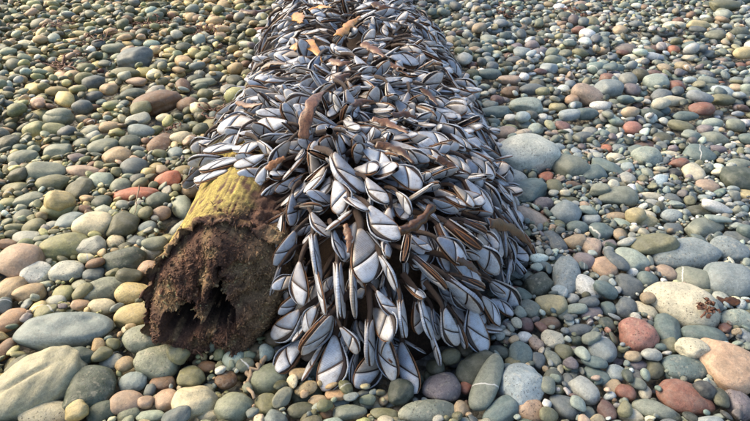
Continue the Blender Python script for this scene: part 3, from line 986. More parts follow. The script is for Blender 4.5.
def build_end():
    """the bare rotten end: stub wall, ragged rim, crumbling face with two deep hollows"""
    nth, ns, nc = 260, 70, 96
    axis = STUB_B - STUB_A; L = np.linalg.norm(axis); ax = axis / L
    side = np.cross(ax, [0, 0, 1]); side /= np.linalg.norm(side)
    up = np.cross(side, ax)
    V, C = [], []
    ths = np.linspace(0, 2 * math.pi, nth, endpoint=False)
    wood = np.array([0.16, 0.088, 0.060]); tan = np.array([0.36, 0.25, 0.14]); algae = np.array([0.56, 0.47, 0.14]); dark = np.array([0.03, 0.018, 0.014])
    def prof(th, s):
        rx = 0.089 + 0.010 * s; rz = 0.090 - 0.012 * s
        lump = 1 + 0.07 * math.sin(2 * th + 0.7) + 0.04 * math.sin(3 * th + 2) + 0.03 * math.sin(5 * th)
        return rx * lump * math.cos(th), rz * lump * math.sin(th)
    def smooth(a, b, x):
        t = min(max((x - a) / (b - a), 0), 1); return t * t * (3 - 2 * t)
    for k in range(ns + nc):
        for th in ths:
            if k < ns:
                s = 1 - k / (ns - 1)
                q = 1.0
            else:
                s = 0.0
                q = 1 - (k - ns + 1) / nc
            px, pz = prof(th, s)
            rim = 0.006 * math.sin(3 * th + 1) + 0.005 * math.sin(7 * th)
            shear = (0.50 * pz + 0.22 * px) * q * (1 - s) ** 2
            p = STUB_A + ax * (s * L + rim * (1 - s) + shear) + side * px * q + up * pz * q
            n1 = frac(p, 16, 4); n2 = frac(p + 7.1, 55, 5)
            if k < ns:
                dirn = (side * math.cos(th) + up * math.sin(th))
                edge = smooth(0.35, 0.0, s)
                alg = smooth(-0.35, 0.1, math.sin(th) + n1 * 0.2) * smooth(0.35, -0.1, math.cos(th) + n1 * 0.35) * smooth(0.06, 0.14, s + n1 * 0.10 + n2 * 0.05)
                # side axis: +side is -x or +x, see below
                amp = 0.012 * (1 - 0.75 * alg)
                p = p + dirn * (n1 * amp + n2 * (0.003 + 0.010 * edge) * (1 - 0.8 * alg))
                c = wood * (1 - 0) + 0
                c = wood + (tan - wood) * smooth(0.1, 0.6, n1 + 0.15)
                fib = frac(np.array([math.cos(th) * 9.0, s * 1.3, math.sin(th) * 9.0]), 3.0, 5)
                alg *= smooth(-0.5, 0.05, n2 + fib * 0.8 + 0.15)
                c = c + (algae * (0.85 + 0.35 * fib) - c) * alg
                p = p + dirn * fib * 0.0014
            else:
                fx, fz = px * q, pz * q
                bul = -0.030 * (1 - q * q)                       # the middle bulges towards the viewer a little
                d = bul + (n1 * 0.022 + n2 * 0.012) * (1 - q ** 8) + 0.030 * smooth(0.72, 1.0, q) ** 2 - 0.012
                X = fx * np.sign(side[0])                         # + is world +x
                hol = 0.0
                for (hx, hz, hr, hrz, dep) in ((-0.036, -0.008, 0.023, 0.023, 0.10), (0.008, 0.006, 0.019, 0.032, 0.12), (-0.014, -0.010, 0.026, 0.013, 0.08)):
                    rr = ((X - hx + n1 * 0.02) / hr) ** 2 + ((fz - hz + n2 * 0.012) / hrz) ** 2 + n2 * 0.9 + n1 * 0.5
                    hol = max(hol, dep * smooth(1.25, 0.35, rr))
                p = p + ax * (d + hol)
                c = wood * (0.8 + 0.6 * n1)
                c = c + (tan - c) * smooth(-0.02, 0.45, n2) * 0.75
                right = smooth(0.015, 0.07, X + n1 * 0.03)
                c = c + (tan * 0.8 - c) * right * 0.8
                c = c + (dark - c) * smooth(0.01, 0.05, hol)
            p[2] = max(p[2], 0.004)
            V.append(p); C.append(np.append(np.clip(c, 0.006, 0.8), 1))
    V = np.array(V)
    i = np.arange((ns + nc) * nth).reshape(ns + nc, nth)
    ip = np.roll(i, -1, axis=1)
    F = np.stack([i[:-1], i[1:], ip[1:], ip[:-1]], -1).reshape(-1, 4)
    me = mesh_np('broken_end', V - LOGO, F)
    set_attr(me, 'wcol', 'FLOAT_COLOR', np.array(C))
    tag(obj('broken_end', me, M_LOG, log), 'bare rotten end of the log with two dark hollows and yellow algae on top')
    # crumbs and wood fibres standing off the face and rim: too many to count
    idx = np.concatenate([rng.integers(int(nth * ns * 0.72), nth * (ns + nc - 4), 11000)])
    VV, FF, CC = [], [], []
    cube = np.array([[-1, -1, -1], [1, -1, -1], [1, 1, -1], [-1, 1, -1], [-1, -1, 1], [1, -1, 1], [1, 1, 1], [-1, 1, 1]], float)
    cf = np.array([[0, 3, 2, 1], [4, 5, 6, 7], [0, 1, 5, 4], [1, 2, 6, 5], [2, 3, 7, 6], [3, 0, 4, 7]])
    off = 0
    Cn = np.array(C)
    for j in idx:
        if Cn[j, 1] > 0.27: continue
        if Cn[j, 0] < 0.05: continue
        s = rng.uniform(0.0004, 0.0012) * (2.0 if rng.random() < .06 else 1)
        ln = rng.uniform(0.9, 2.0)
        d = rng.normal(size=3) + np.array([0, -0.5, -0.25])
        if rng.random() < 0.16: ln = rng.uniform(4, 9); s *= 0.6; d = d * 0.5 - ax * 0.8
        d /= np.linalg.norm(d)
        t = np.cross(d, rng.normal(size=3)); t /= np.linalg.norm(t); w = np.cross(d, t)
        v = cube * np.array([s * ln, s * rng.uniform(.5, 1), s * rng.uniform(.3, .8)]) * (1 + rng.normal(size=(8, 3)) * .28)
        v = v[:, :1] * d + v[:, 1:2] * t + v[:, 2:] * w
        VV.append(v + V[j] - ax * s * 0.4); FF.append(cf + off); off += 8
        k = rng.uniform(0.6, 2.3)
        CC.append(np.broadcast_to(np.append(np.clip(np.maximum(Cn[j, :3], 0.03) * k, 0, .5), 1), (8, 4)))
    me = mesh_np('wood_crumbs', np.concatenate(VV) - LOGO, np.concatenate(FF), smooth=False)
    set_attr(me, 'wcol', 'FLOAT_COLOR', np.concatenate(CC))
    o = obj('wood_crumbs', me, M_LOG, log); o['kind'] = 'stuff'
build_end()

# ------------------------------------------------------------------ goose barnacles
KX = np.array([0, .1, .25, .4, .55, .7, .85, .95, 1.0])
KD = np.array([.045, .095, .17, .235, .27, .245, .16, .07, -.02])
KV = np.array([-.045, -.085, -.14, -.185, -.22, -.238, -.222, -.17, -.09])
KH = np.array([.046, .050, .055, .057, .054, .048, .038, .028, .012])
def fD(x): return np.interp(x, KX, KD)
def fV(x): return np.interp(x, KX, KV)
def fH(x): return np.interp(x, KX, KH)
def lens(x, y):
    m = (fD(x) + fV(x)) / 2; hw = (fD(x) - fV(x)) / 2 + 0.012
    u = np.clip((y - m) / hw, -1, 1)
    return fH(x) * (1 - np.abs(u) ** 2.6) ** 0.75

def curve(p, q, bx=0., by=0., n=8):
    s = np.linspace(0, 1, n)[:, None]
    p, q = np.array(p), np.array(q)
    return p + (q - p) * s + np.array([bx, by]) * 4 * s * (1 - s)

def coons(c0, c1, d0, d1):
    nu, nv = len(c0), len(d0)
    u = np.linspace(0, 1, nu)[None, :, None]; v = np.linspace(0, 1, nv)[:, None, None]
    S = (1 - v) * c0[None] + v * c1[None] + (1 - u) * d0[:, None] + u * d1[:, None]
    S -= (1 - u) * (1 - v) * c0[0] + u * (1 - v) * c0[-1] + (1 - u) * v * c1[0] + u * v * c1[-1]
    return S            # nv, nu, 2

def plate(kind, side, gape, nu, nv, rnd, wy):
    jr = np.random.default_rng(int(rnd * 1000) + 3)
    j0, j1, j2 = jr.normal() * .035, jr.normal() * .03, jr.normal() * .014
    if kind == 'scutum':
        S = coons(curve((.03, -.05), (.045, .05), -.025, 0, nu), curve((.70 + j0, -.225), (.41 + j1, .188), .016 + j2, .006, nu),
                  curve((.03, -.05), (.70 + j0, -.225), -.01, -.022, nv), curve((.045, .05), (.41 + j1, .188), -.012, .012, nv))
    else:
        S = coons(curve((.728 + j0, -.222), (.445 + j1, .203), .016 + j2, .008, nu), curve((.995, -.120), (.94, .045), .020, .010, nu),
                  curve((.728 + j0, -.222), (.995, -.120), .010, -.018, nv), curve((.445 + j1, .203), (.94, .045), .022, .032, nv))
    X, Y = S[..., 0], S[..., 1]
    u = np.linspace(-1, 1, nu)[None, :]; v = np.linspace(-1, 1, nv)[:, None]
    dome = (1 - u ** 4) * (1 - v ** 4)
    Z = lens(X, Y) + 0.004 + 0.009 * dome
    out = np.stack([X, Y * wy, Z], -1); inn = np.stack([X, Y * wy, Z - 0.018 * (0.5 + 0.5 * dome)], -1)
    n = nu * nv
    V = np.concatenate([out.reshape(-1, 3), inn.reshape(-1, 3)])
    i = np.arange(n).reshape(nv, nu)
    q = lambda A: np.stack([A[:-1, :-1], A[:-1, 1:], A[1:, 1:], A[1:, :-1]], -1).reshape(-1, 4)
    F = [q(i), q(i + n)[:, ::-1]]
    ring = np.concatenate([i[0, :-1], i[:-1, -1], i[-1, :0:-1], i[:0:-1, 0]])
    r2 = np.roll(ring, -1)
    F.append(np.stack([ring, ring + n, r2 + n, r2], -1))
    F = np.concatenate(F)
    hy = 0.2 * wy
    y, z = V[:, 1].copy(), V[:, 2].copy()
    V[:, 1] = hy + (y - hy) * math.cos(gape) - z * math.sin(gape) * 0.0
    V[:, 2] = z + (hy - y) * math.sin(gape)
    V[:, 2] *= side
    if side > 0: F = F[:, ::-1]
    g = np.broadcast_to((np.linspace(0, 1, nv)[:, None] if kind == 'scutum' else np.linspace(1.25, 2.0, nv)[:, None]), (nv, nu)).ravel()
    A = np.stack([np.tile(g, 2), np.tile(np.broadcast_to(np.linspace(0, 1, nu)[None], (nv, nu)).ravel(), 2), np.full(2 * n, rnd)], -1)
    return V, F, A

def tube(pts, ra, rb, n, capped=True, yaxis=np.array([0, 0, 1.0])):
    pts = np.asarray(pts, float)
    T = np.gradient(pts, axis=0); T /= np.linalg.norm(T, axis=1, keepdims=True)
    B = np.cross(T, yaxis); B /= np.maximum(np.linalg.norm(B, axis=1, keepdims=True), 1e-9)
    W = np.cross(B, T)
    th = np.linspace(0, 2 * math.pi, n, endpoint=False)
    ra = np.broadcast_to(ra, len(pts)); rb = np.broadcast_to(rb, len(pts))
    V = pts[:, None] + B[:, None] * (np.cos(th)[None, :, None] * ra[:, None, None]) + W[:, None] * (np.sin(th)[None, :, None] * rb[:, None, None])
    m = len(pts)
    i = np.arange(m * n).reshape(m, n); j = np.roll(i, -1, 1)
    F = np.stack([i[:-1], j[:-1], j[1:], i[1:]], -1).reshape(-1, 4)
    V = V.reshape(-1, 3)
    return V, F

def barnacle_parts(gape, wy, rnd, lo=False, bend=0.0):
    """unit-length capitulum along +x, flat faces to +-z, keel (carina) on +y; returns {part: [(V,F,A)]}"""
    nu, nv = (4, 5) if lo else (7, 8)
    P = {'shell_plate': [], 'carina': [], 'mantle': [], 'mantle_rim': [], 'stalk': []}
    for k in ('scutum', 'tergum'):
        for s in (1, -1):
            P['shell_plate'].append(plate(k, s, gape, nu, nv if k == 'scutum' else max(nv - 2, 4), rnd, wy))
    xs = np.linspace(0.05, 0.96, 7 if lo else 12)
    pts = np.stack([xs, (fD(xs) + 0.022) * wy, xs * 0], -1)
    tp = np.sin(np.linspace(0.12, math.pi - 0.12, len(xs))) ** 0.6
    V, F = tube(pts, 0.017 * tp, (0.034 + gape * 0.05) * tp, 5 if lo else 8)
    P['carina'].append((V, F, np.stack([V[:, 0], V[:, 1], np.full(len(V), rnd)], -1)))
    # mantle: dark closed lens
    na, nb = (6, 8) if lo else (11, 14)
    xs = np.linspace(0.0, 0.985, na); th = np.linspace(0, 2 * math.pi, nb, endpoint=False)
    V = []
    for x in xs:
        m = (fD(x) + fV(x)) / 2; hw = (fD(x) - fV(x)) / 2 * 0.965
        yy = m + hw * np.cos(th)
        open_ = np.clip((0.2 - yy), 0, 1) * math.sin(gape) * 0.55
        zz = np.sign(np.sin(th)) * (fH(x) * np.abs(np.sin(th)) ** 0.9 * 0.96 + open_ * np.abs(np.sin(th)))
        V.append(np.stack([np.full(nb, x), yy * wy, zz], -1))
    V = np.concatenate(V)
    i = np.arange(na * nb).reshape(na, nb); j = np.roll(i, -1, 1)
    F = np.stack([i[:-1], j[:-1], j[1:], i[1:]], -1).reshape(-1, 4)
    P['mantle'].append((V, F, np.zeros_like(V)))
    # rim along the opening
    xs = np.linspace(0.22, 0.985, 6 if lo else 11)
    w = np.sin(np.linspace(0.2, math.pi - 0.1, len(xs)))
    for s in ((1, -1) if gape > 0.05 and not lo else (1,)):
        pts = np.stack([xs, (fV(xs) - 0.004) * wy, s * w * (math.sin(gape) * 0.20 if gape > 0.05 and not lo else 0.0)], -1)
        V, F = tube(pts, (0.006 + 0.005 * w) * (1 + 0.35 * np.sin(xs * 23 + rnd * 9)), 0.008 + 0.006 * w, 4 if lo else 6)
        P['mantle_rim'].append((V, F, np.zeros_like(V)))
    # stalk, curving down (-z) from the capitulum base
    t = np.linspace(0, 1, 5 if lo else 14)
    pts = np.stack([0.04 - 0.62 * t, 0.02 * np.sin(t * 5), -0.42 * t ** 1.7 + bend * t * (1 - t)], -1)
    wr = 1 + 0.07 * np.sin(t * 34)
    V, F = tube(pts, (0.052 + 0.030 * t) * wr, (0.048 + 0.030 * t) * wr, 6 if lo else 10)
    P['stalk'].append((V, F, np.zeros_like(V)))
    return P

VAR = [(0.0, 1.0, .10), (0.03, 1.10, .34), (0.10, 0.94, .52), (0.0, 0.86, .71), (0.18, 1.02, .87), (0.06, 1.16, .22), (0.25, 0.92, .62),
       (0.0, 1.08, .05), (0.05, 0.98, .43), (0.02, 0.90, .93), (0.15, 1.05, .28), (0.0, 1.02, .79)]
MATS = {'shell_plate': M_SHELL, 'carina': M_SHELL, 'mantle': M_MANTLE, 'mantle_rim': M_RIM, 'stalk': M_STALK}
VMESH = []
for g, wy, rnd in VAR:
    P = barnacle_parts(g, wy, rnd, bend=rng.uniform(-.1, .1))
    d = {}
    for k, lst in P.items():
        d[k] = []
        for V, F, A in lst:
            me = mesh_np(k, V, F); set_attr(me, 'bco', 'FLOAT_VECTOR', A); set_attr(me, 'lco', 'FLOAT_VECTOR', V); me.materials.append(MATS[k])
            d[k].append(me)
    VMESH.append(d)
VLOW = [barnacle_parts(g, wy, rnd, lo=True) for g, wy, rnd in VAR]

# base pixel, tip pixel, how flat it faces us (1 flat, 0 edge-on), keel side (+1: on the right looking from base to tip)
HB = """
360 229 371 281 .95 -1
300 262 300 305 .85 1
295 231 277 266 .9 -1
376 291 398 318 .85 1
312 234 318 278 .15 1
315 262 325 315 .2 1
337 262 341 318 .1 1
352 268 355 318 .12 1
270 238 262 266 .6 1
280 266 270 300 .25 1
333 231 342 259 .6 1
380 255 397 290 .5 -1
335 336 329 390 .95 -1
317 307 303 329 .75 1
330 314 306 353 .65 -1
300 347 270 379 .85 1
322 350 298 389 .2 1
369 320 369 366 .25 1
382 354 362 398 .88 -1
392 332 381 355 .55 1
357 360 351 391 .4 1
402 343 412 393 .95 1
366 179 386 204 .92 1
386 167 423 185 .88 -1
336 181 343 212 .92 -1
369 207 395 241 .92 1
397 192 412 213 .7 -1
363 150 391 166 .85 -1
328 150 363 199 .45 1
433 199 457 213 .65 1
264 181 245 198 .9 1
312 174 318 143 .92 1
258 199 220 214 .42 1
276 203 252 220 .42 1
292 194 292 226 .65 -1
300 206 323 208 .5 1
311 213 328 237 .62 1
286 173 266 178 .35 1
326 168 307 193 .42 -1
256 124 219 126 .85 1
288 123 257 127 .85 -1
238 148 205 150 .65 1
261 143 239 152 .75 1
258 141 280 166 .5 -1
239 85 216 92 .75 1
275 92 246 93 .85 -1
244 160 200 169 .5 1
315 90 285 96 .7 1
289 135 260 138 .35 1
436 238 466 261 .95 -1
471 245 500 271 .95 -1
491 281 519 310 .95 -1
505 264 523 295 .85 -1
411 236 431 251 .85 1
462 278 483 289 .5 1
481 297 500 323 .75 -1
443 309 455 346 .72 1
414 257 445 289 .3 1
447 278 482 311 .38 -1
519 221 542 245 .3 1
530 226 548 254 .3 1
464 221 485 233 .5 1
459 324 464 347 .5 1
476 324 484 346 .72 -1
497 321 500 336 .6 1
420 300 432 340 .35 1
430 330 440 366 .25 -1
400 300 404 338 .2 1
250 190 226 197 .5 1
262 208 244 232 .35 1
271 214 258 240 .3 -1
283 216 276 248 .5 1
246 176 222 184 .6 -1
228 172 196 180 .45 1
222 158 188 162 .6 1
"""
placed = []   # dict(B base, X,Z axes, L, var, hero, n)

def nearest_free(mid, X, Y, Z, L, wy, lim=1.0):
    """does this capitulum push into others?"""
    if not placed: return True
    C = PC[:len(placed)]
    near = np.nonzero(((C - mid) ** 2).sum(1) < (0.075) ** 2)[0]
    if len(near) == 0: return True
    sp = []
    for a in (-.42, -.22, 0, .22, .42):
        for b in (-.8, 0, .8):
            wv = math.sqrt(max(1 - (a / .52) ** 2, 0.05))
            sp.append(mid + X * a * L + Y * b * wv * 0.25 * L)
    sp = np.array(sp)
    for k in near:
        p = placed[k]
        r = sp - p['mid']
        q = (r @ p['X'] / (p['L'] * .52)) ** 2 + (r @ p['Y'] / (p['L'] * .27)) ** 2 + (r @ p['Z'] / (p['L'] * .13)) ** 2
        if (q < lim).sum() >= 2: return False
    return True
PC = np.zeros((6000, 3))

def put(mid, X, Zf, L, var, hero, nrm, layer):
    X = X / np.linalg.norm(X)
    Z = Zf - X * (Zf @ X); Z /= np.linalg.norm(Z)
    Y = np.cross(Z, X)
    PC[len(placed)] = mid
    placed.append(dict(mid=mid, B=mid - X * L * 0.5, X=X, Y=Y, Z=Z, L=L, var=var, hero=hero, n=nrm, layer=layer, sy=rng.uniform(.74, 1.14), sz=rng.uniform(.7, 1.2)))

CAMP = np.array([0, 0, CAM_H])
for ln in HB.strip().splitlines():
    u0, v0, u1, v1, f, ks = map(float, ln.split())
    g = 0.068
    A, B = hit_env(u0, v0, g, 0.045), hit_env(u1, v1, g, 0.040)
    mid = (A + B) / 2
    um, vm = (u0 + u1) / 2, (v0 + v1) / 2
    mid = hit_env(um, vm, g, 0.042)
    view = CAMP - mid; dist = np.linalg.norm(view); view /= dist
    X = B - A
    npx = math.hypot(u1 - u0, v1 - v0)
    # length from the picture, direction from the crust; limit how far it leans along the view
    d = ray(um, vm); tt = (mid[1]) / d[1]
    Lp = npx * tt / FPX
    Xp = X - view * (X @ view); Xp /= np.linalg.norm(Xp)
    along = float(np.clip((X @ view) / max(np.linalg.norm(X - view * (X @ view)), 1e-6), -0.6, 0.6))
    X = Xp + view * along; X /= np.linalg.norm(X)
    L = float(np.clip(Lp * math.sqrt(1 + along ** 2), 0.028, 0.078)) * 1.02
    nrm = env_normal(mid[0], mid[1])
    if env(mid[0], mid[1]) < 0.05:          # beside the crust: it leans out from the log
        nrm = np.array([mid[0] + 0.05, min(mid[1] - 0.85, 0.0), 0.12]); nrm /= np.linalg.norm(nrm)
        mid = mid - nrm * 0.022
    ang = math.acos(f) * (1 if rng.random() < .5 else -1)
    zv = view - X * (view @ X); zv /= np.linalg.norm(zv)
    yv = np.cross(zv, X)
    Z = zv * math.cos(ang) + yv * math.sin(ang)
    if ks > 0: Z = -Z
    vsel = [0, 1, 5, 2, 7, 8, 11, 10][int(rng.integers(8))] if f > .6 else [2, 4, 6, 3, 9, 10][int(rng.integers(6))]
    put(mid, X, Z, L, vsel, True, nrm, 0)

def sample_surface(grow):
    """random spot on the crust, area-weighted by rejection on steepness"""
    while True:
        if rng.random() < 0.50:
            x, y = rng.uniform(-0.24, 0.32), rng.uniform(0.50, 1.15)
        else:
            y = 0.72 + 2.45 * rng.random() ** 1.25; x = rng.uniform(-0.40, 0.30)
        z = float(env(np.array(x), np.array(y), grow))
        if z < 0.028: continue
        n = env_normal(x, y, grow)
        if rng.random() > 0.22 / max(n[2], 0.12): continue
        return np.array([x, y, z]), n

def free_of_stub(p):
    # keep the bare end clear: its face, its algae-covered top and the air in front of it
    u, v, dz = project(p)
    if p[1] < 0.97:
        if v > 216 and u < 252: return False                       # the face
        if v > 232 and u < 252 + (v - 232) * 0.17: return False
        if u < 232 - max(0, 214 - v) * 1.25 and v > 172: return False   # the algae-covered top
    return True

for layer, (grow, ntry, lim) in enumerate(((0.070, 8500, 0.95), (0.044, 5000, 0.7), (0.028, 2600, 0.7))):
    for _ in range(ntry):
        if len(placed) > (1080, 1500, 1700)[layer]: break
        p, n = sample_surface(grow)
        if not free_of_stub(p): continue
        if project(p)[1] < -12 and rng.random() < 0.7: continue
        g = np.array([0, 0, -1.0]); g = g - n * (g @ n)
        gl = np.linalg.norm(g)
        outw = np.array([np.sign(p[0] + 0.06) * 0.8, -0.55 if p[0] > -0.1 else 0.1, -0.1]); outw = outw - n * (outw @ n)
        front = np.array([0.0, -1.0, 0]) if p[1] < 0.85 else np.zeros(3)
        X = g / max(gl, 1e-6) * min(gl * 1.6, 1.0) + outw * 0.55 + n * rng.uniform(0.02, 0.42) * (1 - 0.5 * gl) + rng.normal(size=3) * (0.30 if p[1] > 0.9 else 0.2) + front * 0.1
        fa = 1.15 * mnoise.noise(Vector(p * 9.0)) + (0.55 * mnoise.noise(Vector(p * 27.0 + 3)))
        X = X * math.cos(fa) + np.cross(n, X) * math.sin(fa) + n * (n @ X) * (1 - math.cos(fa))
        if rng.random() < 0.10: X = X * 0.5 + n * 0.8
        p = p - n * abs(rng.normal()) * 0.008
        X /= np.linalg.norm(X)
        L = float(np.clip(rng.normal(0.0485, 0.010), 0.024, 0.066)) * (0.92 if layer else 1.0)
        tip = p + X * L * 0.5
        if tip[2] < 0.034:
            X[2] += (0.034 - tip[2]) / (L * 0.5); X /= np.linalg.norm(X)
        if (p - X * L * .5)[2] < 0.03 or (p + X * L * .5)[2] < 0.026: continue
        if not free_of_stub(p + X * L * .45): continue
        zv = n - X * (n @ X); zv /= np.linalg.norm(zv); yv = np.cross(zv, X)
        ang = rng.normal() * 0.45 if rng.random() < .5 else rng.uniform(-math.pi, math.pi)
        if rng.random() < .5: ang += math.pi
        Z = zv * math.cos(ang) + yv * math.sin(ang)
        var = int(rng.integers(len(VAR)))
        Zn = Z - X * (Z @ X); Zn /= np.linalg.norm(Zn)
        uu, vv, _d = project(p)
        fr = 1.45 if (255 < uu < 545 and 175 < vv < 405 and layer == 0) else 1.0
        if not nearest_free(p, X, np.cross(Zn, X), Zn, L, 1.0, lim * fr): continue
        put(p, X, Z, L, var, False, n, layer)

# which 300 show largest: on the outer layer, turned to us, big in the picture
def show(p):
    u, v, dz = project(p['mid'])
    inside = -20 < u < 770 and -15 < v < 435
    view = CAMP - p['mid']; view /= np.linalg.norm(view)
    if not inside: return 0
    return p['L'] / dz * (0.6 + 0.4 * abs(p['Z'] @ view)) * max(0.15, p['n'] @ view + 0.25) * (1, 0.55, 0.3)[p['layer']] + (10 if p['hero'] else 0)
order = sorted(range(len(placed)), key=lambda k: -show(placed[k]))
TOP = set(order[:300])

def mat4(R, P, s):
    M = Matrix.Identity(4)
    for i in range(3):
        for j in range(3): M[i][j] = float(R[i, j]) * s
        M[i][3] = float(P[i])
    return M

def stalk_angle(p):
    """turn about the barnacle's own length so that the stalk dips into the log"""
    m = -p['n']
    return math.atan2(float(m @ p['Y']), -float(m @ p['Z'])) if True else 0

BG = 'goose barnacles growing on the log'
LANDB = [('the golden curled kelp blade', hit_env(300, 52)), ('the upright red-brown kelp blade', hit_env(318, 122)), ('the thick dark bent kelp stalk', hit_env(415, 222)),
         ('the biggest pale egg-shaped stone', hit_env(500, 165)), ('the yellow algae', hit_env(225, 190)), ('the hollow rotten log end', hit_env(290, 270)),
         ('the dark purple-grey speckled stone', hit_env(430, 370)), ('the long tilted white-streaked stone', hit_env(490, 345)), ('the tall blue-grey oval stone', hit_env(540, 262)),
         ('the brown crest kelp strip', hit_env(395, 128)), ('the pebbles before the log', hit_env(340, 392)), ('the upright brown egg pebble', hit_env(200, 140)),
         ('the small golden kelp scrap', hit_env(300, 21)), ('the dark crumpled kelp frond', hit_env(508, 234)), ('the dark curving kelp strip', hit_env(395, 152)),
         ('the reddish-brown kelp sliver', hit_env(374, 52)), ('the thin orange-red scrap', hit_env(277, 165)), ('the short orange-brown kelp stub', hit_env(342, 80)),
         ('the golden-brown kelp strip', hit_env(350, 33)), ('the pale flat stone', hit_env(480, 105))]
def blabel(p):
    nm, d = min(((a, np.linalg.norm(b - p['mid'])) for a, b in LANDB), key=lambda q: q[1])
    view = CAMP - p['mid']; view /= np.linalg.norm(view)
    flat = abs(p['Z'] @ view)
    look = 'flat side out' if flat > .75 else 'edge out' if flat < .35 else 'half turned'
    size = 'huge' if p['L'] > .066 else 'large' if p['L'] > .058 else 'middling' if p['L'] > .05 else 'smallish' if p['L'] > .042 else 'small'
    up = p['X'][2]
    tip = 'tip down' if up < -.55 else 'tip up' if up > .25 else 'tip sideways'
    gp = 'gaping ' if VAR[p['var']][0] > .2 else ''
    return f"{size} {gp}goose barnacle, {look}, {tip}, {'beside' if d < .045 else 'near' if d < .10 else 'far from'} {nm}"

low = {k: ([], [], [], [0], []) for k in MATS}
for k, p in enumerate(placed):
    R = np.stack([p['X'], p['Y'] * p['sy'], p['Z'] * p['sz']], 1)
    phi = stalk_angle(p)
    cph, sph = math.cos(phi), math.sin(phi)
    RX = np.array([[1, 0, 0], [0, cph, -sph], [0, sph, cph]])
    # stay clear of the plates when the dip is edgewise
    if k in TOP:
        root = obj('goose_barnacle', None)
        root.matrix_world = mat4(R, p['B'], p['L'])
        root.empty_display_size = 0.2
        tag(root, blabel(p), 'barnacle', BG)
        for part, lst in VMESH[p['var']].items():
            for me in lst:
                o = bpy.data.objects.new(part, me); col.objects.link(o); o.parent = root
                if part == 'stalk': o.rotation_euler = (phi, 0, 0)
    else:
        rr = rng.random()
        for part, lst in VLOW[p['var']].items():
            for V, F, A in lst:
                if part == 'stalk': V = V @ RX.T
                W = (V @ R.T) * p['L'] + p['B']
                vs, fs, as_, off, lc = low[part]
                lc.append(V)
                vs.append(W); fs.append(F + off[0]); off[0] += len(V)
                A = A.copy(); A[:, 2] = rr; as_.append(A)
rest = obj('barnacle_mass', None)
rest.location = (-0.05, 1.5, 0)
tag(rest, 'crowd of further goose barnacles filling the crust on the log', 'barnacles', kind='stuff')
for part, (vs, fs, as_, off, lc) in low.items():
    me = mesh_np(part, np.concatenate(vs) - np.array([-0.05, 1.5, 0]), np.concatenate(fs))
    set_attr(me, 'bco', 'FLOAT_VECTOR', np.concatenate(as_))
    set_attr(me, 'lco', 'FLOAT_VECTOR', np.concatenate(lc))
    o = obj(part + 's' if part != 'carina' else 'carinas', me, MATS[part], rest); o['kind'] = 'stuff'

# ------------------------------------------------------------------ kelp, weed and twigs
def blade_lift(l): return np.asarray(l, float) - 0.007
def blade(name, pix, width, mat, label, lift=0.012, thick=0.0006, tip=0.35, curl=0.5, cat='kelp', surf=True, zoff=None):
    """strap of kelp along a pixel path laid over the crust: ribbon with thickness, curled across and rippled"""
    if surf: pts = np.array([hit_env(u, v, 0.075, 0.035) for u, v in pix])
    else: pts = np.array([at_z(u, v, zoff)[0] for u, v in pix])
    lf = np.broadcast_to(blade_lift(lift) if surf else np.asarray(lift, float), len(pts))
    for i in range(len(pts)):
        n = env_normal(pts[i][0], pts[i][1]) if surf else np.array([0, 0, 1.0])
        pts[i] = pts[i] + n * lf[i]
    m = 22
    t = np.linspace(0, 1, len(pts)); tt = np.linspace(0, 1, m)
    P = np.stack([np.interp(tt, t, pts[:, i]) for i in range(3)], -1)
    for _ in range(4): P[1:-1] = (P[:-2] + 2 * P[1:-1] + P[2:]) / 4
    T = np.gradient(P, axis=0); T /= np.linalg.norm(T, axis=1, keepdims=True)
    c = P.mean(0); nn = env_normal(c[0], c[1]) if surf else np.array([0, 0, 1.0])
    view = CAMP - c; view /= np.linalg.norm(view)
    nn = nn + view * 0.6; nn /= np.linalg.norm(nn)
    S = np.cross(T, nn); S /= np.linalg.norm(S, axis=1, keepdims=True)
    Nn = np.cross(S, T)
    nw = 9
    w = np.linspace(-1, 1, nw)
    prof = (1 + 0.12 * np.sin(tt * 23 + width * 900) + 0.10 * np.sin(tt * 41)) * width / 2 * (tip + (1 - tip) * np.sin(np.clip(tt * 1.05 + 0.12, 0, 1) * math.pi) ** 0.7)
    ph = rng.uniform(0, 6)
    V = []
    for sgn in (1, -1):
        for i in range(m):
            rip = 0.6 * (0.22 * np.sin(tt[i] * 15 + ph + w * 1.5) + 0.12 * np.sin(tt[i] * 31 + ph * 2 + w * 3)) * np.abs(w) * prof[i]
            h = -curl * 0.4 * prof[i] * w ** 2 + rip + sgn * thick * (1 - 0.6 * w ** 2)
            V.append(P[i] + S[i] * (w * prof[i] * (1 + 0.10 * math.sin(tt[i] * 11 + ph) + 0.08 * math.sin(tt[i] * 27 + ph * 3)))[:, None] + Nn[i] * h[:, None])
    V = np.concatenate(V)
    n = m * nw
    i = np.arange(n).reshape(m, nw)
    q = np.stack([i[:-1, :-1], i[:-1, 1:], i[1:, 1:], i[1:, :-1]], -1).reshape(-1, 4)
    ring = np.concatenate([i[0, :-1], i[:-1, -1], i[-1, :0:-1], i[:0:-1, 0]]); r2 = np.roll(ring, -1)
    F = np.concatenate([q, q[:, ::-1] + n, np.stack([ring, ring + n, r2 + n, r2], -1)])
    me = mesh_np(name, V - c, F)
    o = obj(name, me, mat); o.location = c
    return tag(o, label, cat)

